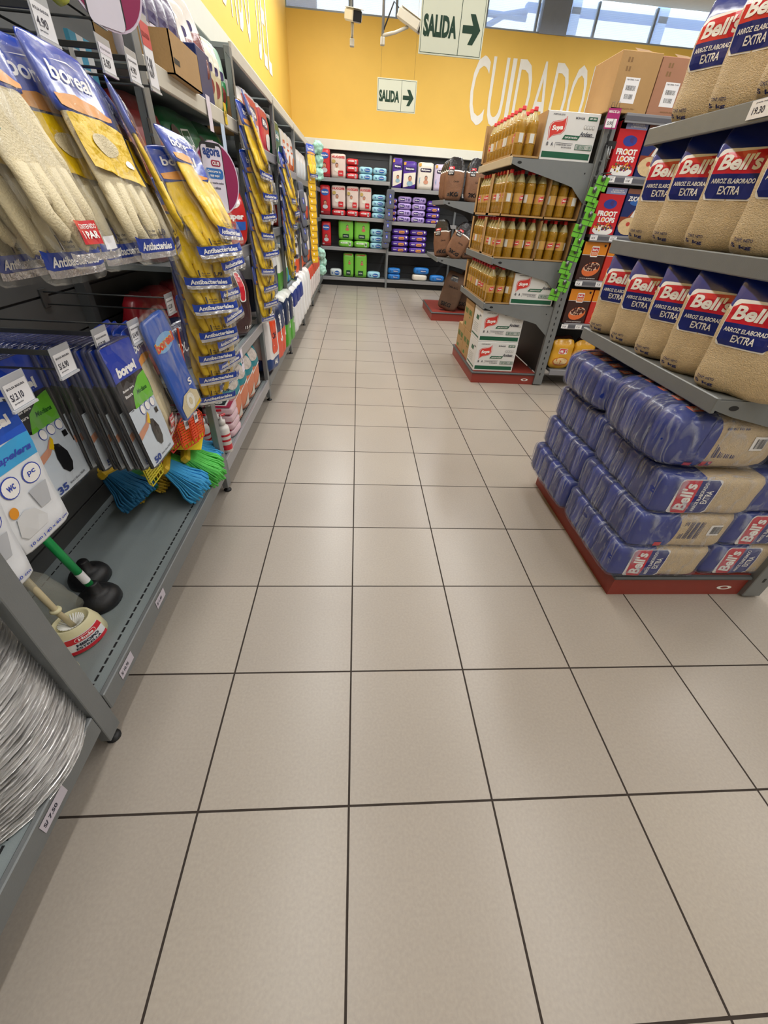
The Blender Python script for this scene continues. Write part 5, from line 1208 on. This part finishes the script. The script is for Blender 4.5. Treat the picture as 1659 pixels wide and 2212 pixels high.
SP_ = Proto(make_spg)
for i in range(13): SP_('yellow sponge cloth pack on the farthest strip of the left wall, %s from the top' % ORD[i], (-.655 + .004 * (i % 2), 6.82 + .01 * (i % 2), 1.72 - .078 * i), (-.12, 0, HP - .55), 'yellow sponge packs on the left wall strip')
GY('blue headed sponge pack topping the yellow sponge strip', (-.655, 6.80, 1.94), (-.15, 0, HP - .5))
MINT = M('#a9d8c6', .6, bump=.6, bscale=50)
for i, (z, y) in enumerate(((2.02, 8.1), (1.86, 8.14), (1.7, 8.1), (.62, 8.05), (.5, 8.1), (.38, 8.05))):
    o = thing('mesh_sponge', 'mint green mesh bath sponge hanging at the far corner, %s from the top' % ORD[i], 'bath sponge', (-.64, y, z - .09), 0, 'mint bath sponges in the far corner'); Puff(.15, .15, .17, 2.4, None, .025, 22, i).mesh(MINT, 10).build('sponge', o)
# ---------------------------------------------------------------- second bay: pet food
def make_bag(name, cat, w, d, h, cols, splits, art, n=5, seed=0, taper=.7):
    def f():
        o = thing(name, '', cat); wp = lambda p: Vector((p.x, p.y * (1 - taper * max(0, (p.z / h - .72) / .28)), p.z)); P = Puff(w, d, h, n, wp, .008, 10, seed)
        V = sorted(set([-1, -.85, -.6, -.3, 0, .3, .6, .85, 1] + list(splits)))
        def mf(fn, c):
            k = 0
            for s_ in splits:
                if c[2] > s_: k += 1
            return cols[k]
        P.mesh(cols[0], 10, mf, vs=V).build('bag', o)
        if art: L = Print(P.face('front'), .0007, .03, .002); art(L, w, h); L.build('print', o)
        return o
    return f
TEAL = M('#1f8796', .3, coat=.3, bump=.2, bscale=25); SALM = M('#d9805a', .35, coat=.3, bump=.2, bscale=25)
def art_teal(L, w, h):
    L.poly([(-w*.46, h*.50), (-w*.1, h*.42), (w*.3, h*.56), (w*.46, h*.6), (w*.46, h*.55), (w*.2, h*.5), (-w*.1, h*.38), (-w*.46, h*.46)], TXT).poly(ell(w*.1, h*.78, w*.3, h*.14), M('#cfc4bd', .4, var=.4, vscale=60)).poly(rrect(-w*.22, h*.62, w*.3, h*.05, .01), M('#3ab0b8', .4)).poly([(w*.05, 0.02), (w*.46, .02), (w*.46, h*.3), (w*.3, h*.24), (w*.15, h*.12)], M('#cfc9c0', .4))
PT = Proto(make_bag('pet_food_bag', 'pet food', .2, .11, .34, [SALM, TEAL], [.05], art_teal, 5, 2))
for i in range(4): PT('teal and salmon pet food bag on the bottom shelf, %s from the second upright' % ORD[i], (-.79 + .0 * i, 2.03 + .19 * i, .171), HP - .35, 'teal pet food bags')
def art_dark(L, w, h): L.poly([(-w*.4, h*.1), (-w*.28, h*.1), (-w*.28, h*.8), (-w*.4, h*.8)], M('#e2703a', .4)).up().text('SUPERIOR', -w*.34, h*.45, w*.08, TXT, h*.5, rot=HP).poly(rrect(w*.2, h*.7, w*.2, h*.4, .02), TXT).up().poly(rrect(w*.2, h*.7, w*.16, h*.37, .02), LRED).text('15 kg', w*.3, h*.12, .03, TXT, .07)
PD = Proto(make_bag('pet_food_sack', 'pet food', .28, .16, .42, [M('#3a1f24', .25, coat=.4, bump=.3, bscale=18), M('#1f2044', .25, coat=.4, bump=.3, bscale=18)], [.6], art_dark, 5, 3))
PD('dark brown and navy dog food sack standing behind the nearest glove strip', (-.80, 2.42, .586), HP - .5); PD('second dark dog food sack on the middle shelf, closer to the third upright', (-.86, 2.66, .586), HP - .2)
def art_navy(L, w, h): L.text('DOG', 0, h*.5, .05, TXT, w*.5)
PN = Proto(make_bag('navy_pet_food_bag', 'pet food', .24, .12, .24, [M('#1c2450', .18, coat=.6, bump=.5, bscale=22)], [], art_navy, 4, 4)); PN('small shiny navy pet food bag on the shelf edge below the glove strip', (-.80, 2.02, .586), HP - .5); PN('shiny navy pet food bag at the back left of the middle shelf', (-.9, 1.76, .586), HP - .2)
DGN = M('#1c6a3c', .3, coat=.3, bump=.2, bscale=15); DRD = M('#8c1f22', .3, coat=.3, bump=.25, bscale=15)
def art_dog(L, w, h):
    L.poly([(-w*.1, h*.9), (w*.12, h*.92), (w*.12, h*.6), (-w*.02, h*.52), (-w*.1, h*.6)], TXT).up().poly([(-w*.085, h*.885), (w*.105, h*.905), (w*.105, h*.61), (-w*.015, h*.54), (-w*.085, h*.61)], M('#145a34', .4)).up().text('DOG', .01*w, h*.76, h*.085, TXT, w*.17, .03).text('Selection', .01*w, h*.68, h*.02, TXT, w*.12)
    L.poly(ell(w*.05, h*.45, w*.12, h*.06), M('#7a2a2c', .4)).poly(ell(w*.15, h*.38, w*.06, h*.05), M('#c9b48a', .4)).poly(ell(-w*.1, h*.3, w*.08, h*.04), M('#7a2a2c', .4)).poly(ell(-w*.25, h*.82, w*.1, h*.1), M('#5a4238', .5)).up(2)
DR = Proto(make_bag('dog_food_bag', 'pet food', .34, .15, .52, [DRD], [], None, 6, 5, .5)); DGB = Proto(make_bag('dog_food_bag', 'pet food', .42, .16, .53, [DGN], [], art_dog, 6, 6, .5))
DR('dark red side of a large dog food bag left of the green one', (-.86, 1.74, 1.071), HP - .1); DGB('large green dog food bag with DOG badge behind the round sign', (-.84, 2.14, 1.071), HP - .1); DGB('green dog food bag second along, closer to the third upright', (-.83, 2.5, 1.071), HP - .15)
def art_red(L, w, h): L.text('Super', 0, h*.5, h*.13, TXT, w*.6, .05).rect(w*.2, h*.36, w*.34, h*.14, M('#2a62c0', .35)).poly(ell(0, h*.75, w*.25, h*.12), TXT).up().poly(ell(0, h*.74, w*.12, h*.1), M('#6a4238', .5))
PR = Proto(make_bag('red_pet_food_bag', 'pet food', .26, .1, .30, [M('#c41f26', .25, coat=.4, bump=.3, bscale=20)], [], art_red, 4, 7)); PR('red and white pet food bag below the round sign', (-.75, 2.52, 1.071), HP - .5); PR('second red pet food bag behind the first red one', (-.90, 2.70, 1.071), HP - .3)
# round signs with a phone picture
def roundsign(label, loc, r, rot):
    o = thing('round_sign', label, 'sign', loc, rot); MRN = M('#8f1d52', .4); MB().poly(ell(0, 0, r, r, 40), .003, M('#d9c9de', .4), 'y', 0).build('disc', o)
    P = Print(flatfn((0, 0, 0), (1, 0, 0), (0, 0, 1), (0, -1, 0)), .0006, 0, .0008); P.poly(ell(0, 0, r*.95, r*.95, 40), MRN).up().poly(rrect(-r*.12, .0, r*.96, r*1.9, .02), BLK).up().poly(rrect(-r*.12, -.005, r*.88, r*1.82, .015), M('#dcd6e4', .5)).up().rect(-r*.12, r*.86, r*.4, r*.1, BLK)
    P.text('agora', -r*.12, r*.66, r*.26, M('#1f3f86', .4), r*.74, .04).poly(rrect(.0, r*.42, r*.42, r*.17, .01), M('#9a2444', .4)).poly(rrect(-r*.12, r*.14, r*.8, r*.28, .015), M('#2f6fb5', .4)).up().text('CLUB', 0, r*.42, r*.1, TXT, r*.3, .03).text('Descarga la', -r*.12, r*.19, r*.09, TXT, r*.56).text('app aqui', -r*.12, r*.08, r*.09, TXT, r*.4).text('y aprovecha todos', -r*.12, -r*.12, r*.08, INK, r*.7).text('los beneficios', -r*.18, -r*.25, r*.08, INK, r*.5)
    P.build('print', o); MB().tube([(0, .004, r*.8), (0, .06, r*.9)], .002, STEEL, 6).build('arm', o)
roundsign('round maroon agora club sign with phone picture in front of the dog food', (-.665, 2.12, 1.375), .135, (0, 0, HP - .55)); roundsign('round agora club sign with phone picture at the top left corner', (-.64, 1.24, 1.745), .11, (0, 0, HP - .55))
# top shelf of the second bay
o = thing('display_box', 'open tan cardboard box on the top shelf beside the second upright', 'cardboard box', (-.79, 1.86, 1.651)); MB().box(-.12, .13, -.11, .21, 0, .004, CARD).box(.126, .13, -.11, .21, 0, .11, CARD).box(-.12, .13, -.11, -.106, 0, .11, CARD).box(-.12, .13, .206, .21, 0, .11, CARD).box(-.12, -.116, -.11, .21, 0, .11, CARD).box(.1302, .1306, -.1, -.04, .03, .045, BLK).build('box', o)
TRT = {}
def make_treat(c1, c2, w, h):
    return make_bag('treat_pack', 'pet treats', w, .05, h, [M(c1, .25, coat=.4, bump=.3, bscale=30), M(c2, .25, coat=.4, bump=.3, bscale=30)], [.1], lambda L, w_, h_: L.poly(ell(0, h_*.35, w_*.3, h_*.14), M('#8c3a30', .4)).poly(rrect(0, h_*.62, w_*.6, h_*.12, .01), M('#3a2a5e', .4)), 4, w * 20)
T1, T2, T3, T4 = Proto(make_treat('#cbbfc8', '#4a3a5e', .17, .26)), Proto(make_treat('#7a3a34', '#d9d3cc', .17, .28)), Proto(make_treat('#d6cba6', '#e3ddc8', .15, .25)), Proto(make_treat('#2c8f52', '#bfe0cc', .16, .28))
for i in range(4): T1('purple and white treat pack standing in the open tan box, %s from the upright' % ORD[i], (-.80 + .01 * i, 1.78 + .075 * i, 1.656), (0, .1, HP - .3), 'treat packs in the tan box')
for i in range(3): T2('white topped treat pack leaning past the tan box, %s along the shelf' % ORD[i], (-.77 + .02 * i, 2.14 + .08 * i, 1.655 + .03 * i), (-.25, -.1 * i, HP - .7), 'white topped treat packs')
o = thing('navy_box', 'navy blue display carton on the top shelf right of the tan box', 'carton', (-.78, 2.29, 1.651)); MB().box(-.07, .085, -.1, .1, 0, .17, M('#1f2f66', .4), .003).build('box', o)
for i in range(2): T3('cream coloured treat pack near the yellow price label, %s' % ('nearer' if i == 0 else 'farther'), (-.75, 2.46 + .1 * i, 1.651), (0, 0, HP - .4), 'cream treat packs')
for i in range(2): T4('green treat pack at the far end of the top shelf, %s one' % ('nearer' if i == 0 else 'farther'), (-.77, 2.66 + .09 * i, 1.651), (0, 0, HP - .3), 'green treat packs')
def stick(label, y, z, w, h, col, txt=None):
    o = thing('price_tag', label, 'price tag', (-.683, y, z), (0, 0, HP)); P = Print(flatfn((0, 0, 0), (1, 0, 0), (0, 0, 1), (0, -1, 0)), .0005, 0, .001); P.rect(0, 0, w, h, M(col, .45)).up()
    if txt: P.text(txt, 0, 0, h*.3, INK, w*.5, .03)
    P.build('card', o)
stick('yellow price label on the top shelf lip near the third upright', 2.52, 1.65, .05, .08, '#e6c21e', '1.9'); stick('white price label hanging on the top shelf lip above the DOG badge', 2.22, 1.61, .06, .12, '#e6dce8'); stick('pale blue card hanging under the top shelf lip', 2.42, 1.52, .07, .16, '#c3d6ee'); stick('yellow price label on the second upright at knee height', 1.585, .56, .045, .09, '#e6c21e', '9'); stick('magenta topped price card on the steel shelf lip', 2.13, .53, .05, .13, '#e9dfee', '3.5')
# bottom of the second bay: bottles and napkin packs
def make_pump():
    o = thing('soap_bottle', '', 'bottle'); WB_ = M('#e8e4e0', .3); r = .034
    MB().lathe([(.03, 0), (r, .004), (r, .135), (.03, .15), (.014, .158), (.014, .165)], WB_, 18).build('bottle', o); MB().lathe([(.02, .163), (.02, .185), (.008, .19), (.006, .215)], WB_, 14).box(-.006, .03, -.006, .006, .205, .216, LRED, .002).build('pump', o)
    m = MB()
    for z, t in ((.02, .03), (.07, .012), (.10, .012)): m.lathe([(r + .0006, z), (r + .0006, z + t)], LRED, 18, cap=False)
    m.build('label', o); return o
PU = Proto(make_pump)
for i, (x, y) in enumerate(((-.82, 1.66), (-.755, 1.72), (-.83, 1.80), (-.715, 1.66))): PU('white pump bottle with red stripes behind the second upright, %s one' % ['left', 'middle', 'back', 'front'][i], (x, y, .171), .3 * i, 'striped pump bottles')
def make_nap():
    o = thing('napkin_pack', '', 'napkins'); Puff(.17, .17, .045, 6, None, .004, 20, 2).mesh(M('#d8b9c2', .35, bump=.3, bscale=40), 6).build('pack', o); P = Print(flatfn((0, 0, .045), (1, 0, 0), (0, 1, 0), (0, 0, 1)), .0006, 0, .001); P.rect(0, 0, .15, .15, M('#b81f4a', .4)).up().rect(0, 0, .1, .1, TXT).up().rect(0, 0, .08, .08, BLK).up().text('@5', 0, 0, .04, TXT, .055, .03).build('label', o); return o
NP = Proto(make_nap)
for i in range(4): NP('red and white napkin pack stacked right of the second upright, %s from the bottom' % ORD[i], (-.79, 1.90, .171 + .046 * i), (0, 0, HP - .1 + .05 * i), 'napkin packs')
for i in range(4): NP('red and white napkin pack stacked deeper on the shelf, %s from the bottom' % ORD[i], (-1.0, 1.78, .171 + .046 * i), (0, 0, HP + .05 * i), 'napkin packs')
# ---------------------------------------------------------------- paper packs of the farther bays
def art_oval(c, t, col2=None):
    def a(L, w, h):
        L.poly(rrect(-w*.05, h*.62, w*.6, h*.2, .03), M(c, .35)).up().text(t, -w*.05, h*.62, h*.12, TXT, w*.5, .05)
        if col2: L.poly(ell(w*.2, h*.26, w*.24, h*.18), M(col2, .45))
    return a
def paper(label, y, z, w, h, cols, splits, art=None, d=.2, x=None, rot=HP, n=7, name='toilet_paper_pack', cat='toilet paper', grp=None):
    key = (w, h, d, tuple(cols), tuple(splits), getattr(art, '__code__', None) and id(art))
    if key not in TRT: TRT[key] = Proto(make_bag(name, cat, w, d, h, [M(c, .35, bump=.25, bscale=22) for c in cols], splits, art, n, h * 9, .15))
    TRT[key](label, (x if x is not None else SX - d/2 - .02, y, z), rot, grp)
a_el, a_gr, a_or = art_oval('#22306e', 'Elite', '#e3d9d6'), art_oval('#1f7a86', 'Noble', '#dfe6ea'), art_oval('#d9602a', 'Suave', '#e07a3a')
paper('white topped pack with brown side on the upper shelf by the third upright', 3.06, 1.601, .22, .25, ['#b98d5a', '#e9e6e2'], [.4])
paper('red Elite paper pack with woman in white hat on the upper shelf', 3.42, 1.601, .40, .27, ['#d23a46', '#e9e4e4'], [.8], a_el); paper('red Elite paper pack second along the upper shelf', 3.84, 1.601, .38, .27, ['#d23a46', '#e9e4e4'], [.8], a_el)
paper('dark green paper pack on the upper shelf past the red ones', 4.40, 1.561, .44, .32, ['#16603f', '#e9e6e2'], [.85], a_gr)
for i in range(3): paper('white and orange paper pack on the upper shelf, %s along' % ORD[i], 4.83 + .27 * i, 1.561, .25, .30, ['#d9602a', '#e8e4e2'], [-.6], a_or, grp='white and orange packs')
for i in range(4): paper('pale paper pack near the far end of the upper shelf, %s along' % ORD[i], 5.75 + .33 * i, 1.541, .3, .28, ['#d5dbe0', '#e6e3e2'], [.2], None, grp='pale paper packs on the upper shelf')
for i in range(4): paper('pale green paper pack at the far end of the upper shelf, %s along' % ORD[i], 7.05 + .30 * i, 1.541, .28, .28, ['#bfe0d4', '#e6e3e2'], [.2], None, grp='pale green packs on the upper shelf')
wv = [('white', ['#e9e9ec', '#e2e2e6'], 'white'), ('black and white', ['#2a3450', '#e4e4e8'], 'navy and white'), ('silver', ['#c8ccd2', '#e9e9ec'], 'silver')]
for i in range(3): paper('white plastic wrapped towel pack on the chest height shelf, %s past the third upright' % ORD[i], 3.08 + .34 * i, 1.121, .31, .34, ['#e6e6ea', '#dcdce2'], [.3], None, grp='wrapped towels at chest height')
for i in range(9): paper('red and white pack on the chest height shelf past the fourth upright, %s along' % ORD[i], 4.4 + .4 * i, 1.121, .34, .32, ['#d24a3a', '#e6e0de'], [0], None, grp='red and white packs at chest height')
for i in range(3): paper('navy and clear topped pack above the bottom rolls, %s past the third upright' % ORD[i], 3.05 + .33 * i, .621, .30, .38, ['#273250', '#dfe0e6'], [.25], None, grp='navy and clear packs on the knee shelf')
for i in range(2): paper('green and white roll pack on the knee height shelf, %s one' % ('nearer' if i == 0 else 'farther'), 4.02 + .30 * i, .621, .28, .36, ['#4f9f34', '#e9ebe6'], [-.1], None)
paper('cyan tall roll pack on the knee height shelf', 4.62, .621, .26, .42, ['#2fa0d8', '#e6eef2'], [.7])
for i in range(7): paper('orange and white pack on the knee height shelf, %s past the cyan one' % ORD[i], 4.98 + .42 * i, .621, .34, .38, ['#e0562c', '#e9e2de'], [-.2], None, grp='orange and white packs on the knee shelf')
a_oh = lambda L, w, h: L.poly(rrect(0, h*.6, w*.5, h*.6, .03), M('#e2481f', .35)).up().text('OH', 0, h*.6, h*.1, INK, w*.3, .04).text('WAX', 0, h*.14, h*.1, TXT, w*.4, .04)
a_sc = lambda L, w, h: L.text('Scott', w*.2, h*.6, w*.22, TXT, h*.5, .05, rot=HP)
paper('white roll pack with orange panel hanging over the bottom shelf by the third upright', 2.99, .21, .24, .44, ['#22427e', '#e6e2e2'], [-.55], a_oh, .2, -.74, HP - .15)
paper('white backed orange and navy roll pack, second past the third upright', 3.24, .21, .24, .42, ['#e2481f', '#1f2b4c'], [.1], a_sc, .2, -.74, HP - .15); paper('orange and navy roll pack on the bottom shelf, third along', 3.48, .20, .2, .42, ['#e2481f', '#20345e'], [.1], a_sc, .2, -.74)
paper('green and navy roll pack on the bottom shelf, nearer one', 3.72, .19, .24, .46, ['#4fa832', '#16294e', '#e9ebe6'], [-.05, .85], a_sc, .2, -.73); paper('green and navy roll pack on the bottom shelf, farther one', 4.0, .18, .24, .46, ['#4fa832', '#16294e', '#e9ebe6'], [-.05, .85], a_sc, .2, -.73)
for i in range(3): paper('white roll pack with dark blue top panel on the bottom shelf, %s along' % ORD[i], 4.34 + .28 * i, .18, .25, .44, ['#e8e8ea', '#2a3a86', '#e8e8ea'], [.25, .9], None, .2, -.73, grp='white and blue roll packs')
for i in range(3): paper('plain white tall roll pack on the bottom shelf, %s along' % ORD[i], 5.2 + .28 * i, .18, .25, .46, ['#eaeaea'], [], None, .2, -.73, grp='plain white roll packs')
for i in range(7): paper('red and white roll pack at the far end of the bottom shelf, %s along' % ORD[i], 6.05 + .3 * i, .18, .26, .42, ['#e6dcda', '#d24a3a'], [.3], None, .2, -.76, grp='red and white roll packs')
o = thing('floor_litter', 'orange and black cat litter bag on the bottom shelf before the third upright', 'cat litter', (-.92, 2.70, .171)); Puff(.24, .14, .37, 5, None, .006, 12, 3).mesh(M('#cf3f22', .3, coat=.3), 8, lambda fn, c: M('#1f1e24', .3) if c[2] > .2 else M('#cf3f22', .3, coat=.3), vs=[-1, -.7, -.3, .2, .6, 1]).build('bag', o); o.rotation_euler = (0, 0, HP - .4)
# hanging items behind the upper hooks
o = thing('checked_cloth_pack', 'blue and white checked cloths hanging before the second upright', 'cloths', (-.80, 1.36, 1.24)); m = MB()
for i in range(12):
    for j in range(3): m.box(0, .012, -.055 + .037 * j, -.018 + .037 * j, .034 * i, .034 * (i + 1), M('#4fa3c4', .6) if (i + j) % 2 else M('#e4e6e6', .6))
m.build('cloth', o)
o = thing('blue_cleaner_pack', 'bright blue and lime wrapped pack poking out beside the top left tags', 'cleaning pack', (-.66, .98, 1.66), (-.5, .7, HP - .2)); Puff(.16, .05, .26, 4, None, .006, 16, 1).mesh(M('#2a8fd6', .2, coat=.5), 8, lambda fn, c: M('#c9d64a', .3) if c[0] > .45 else M('#2a8fd6', .2, coat=.5)).build('pack', o)
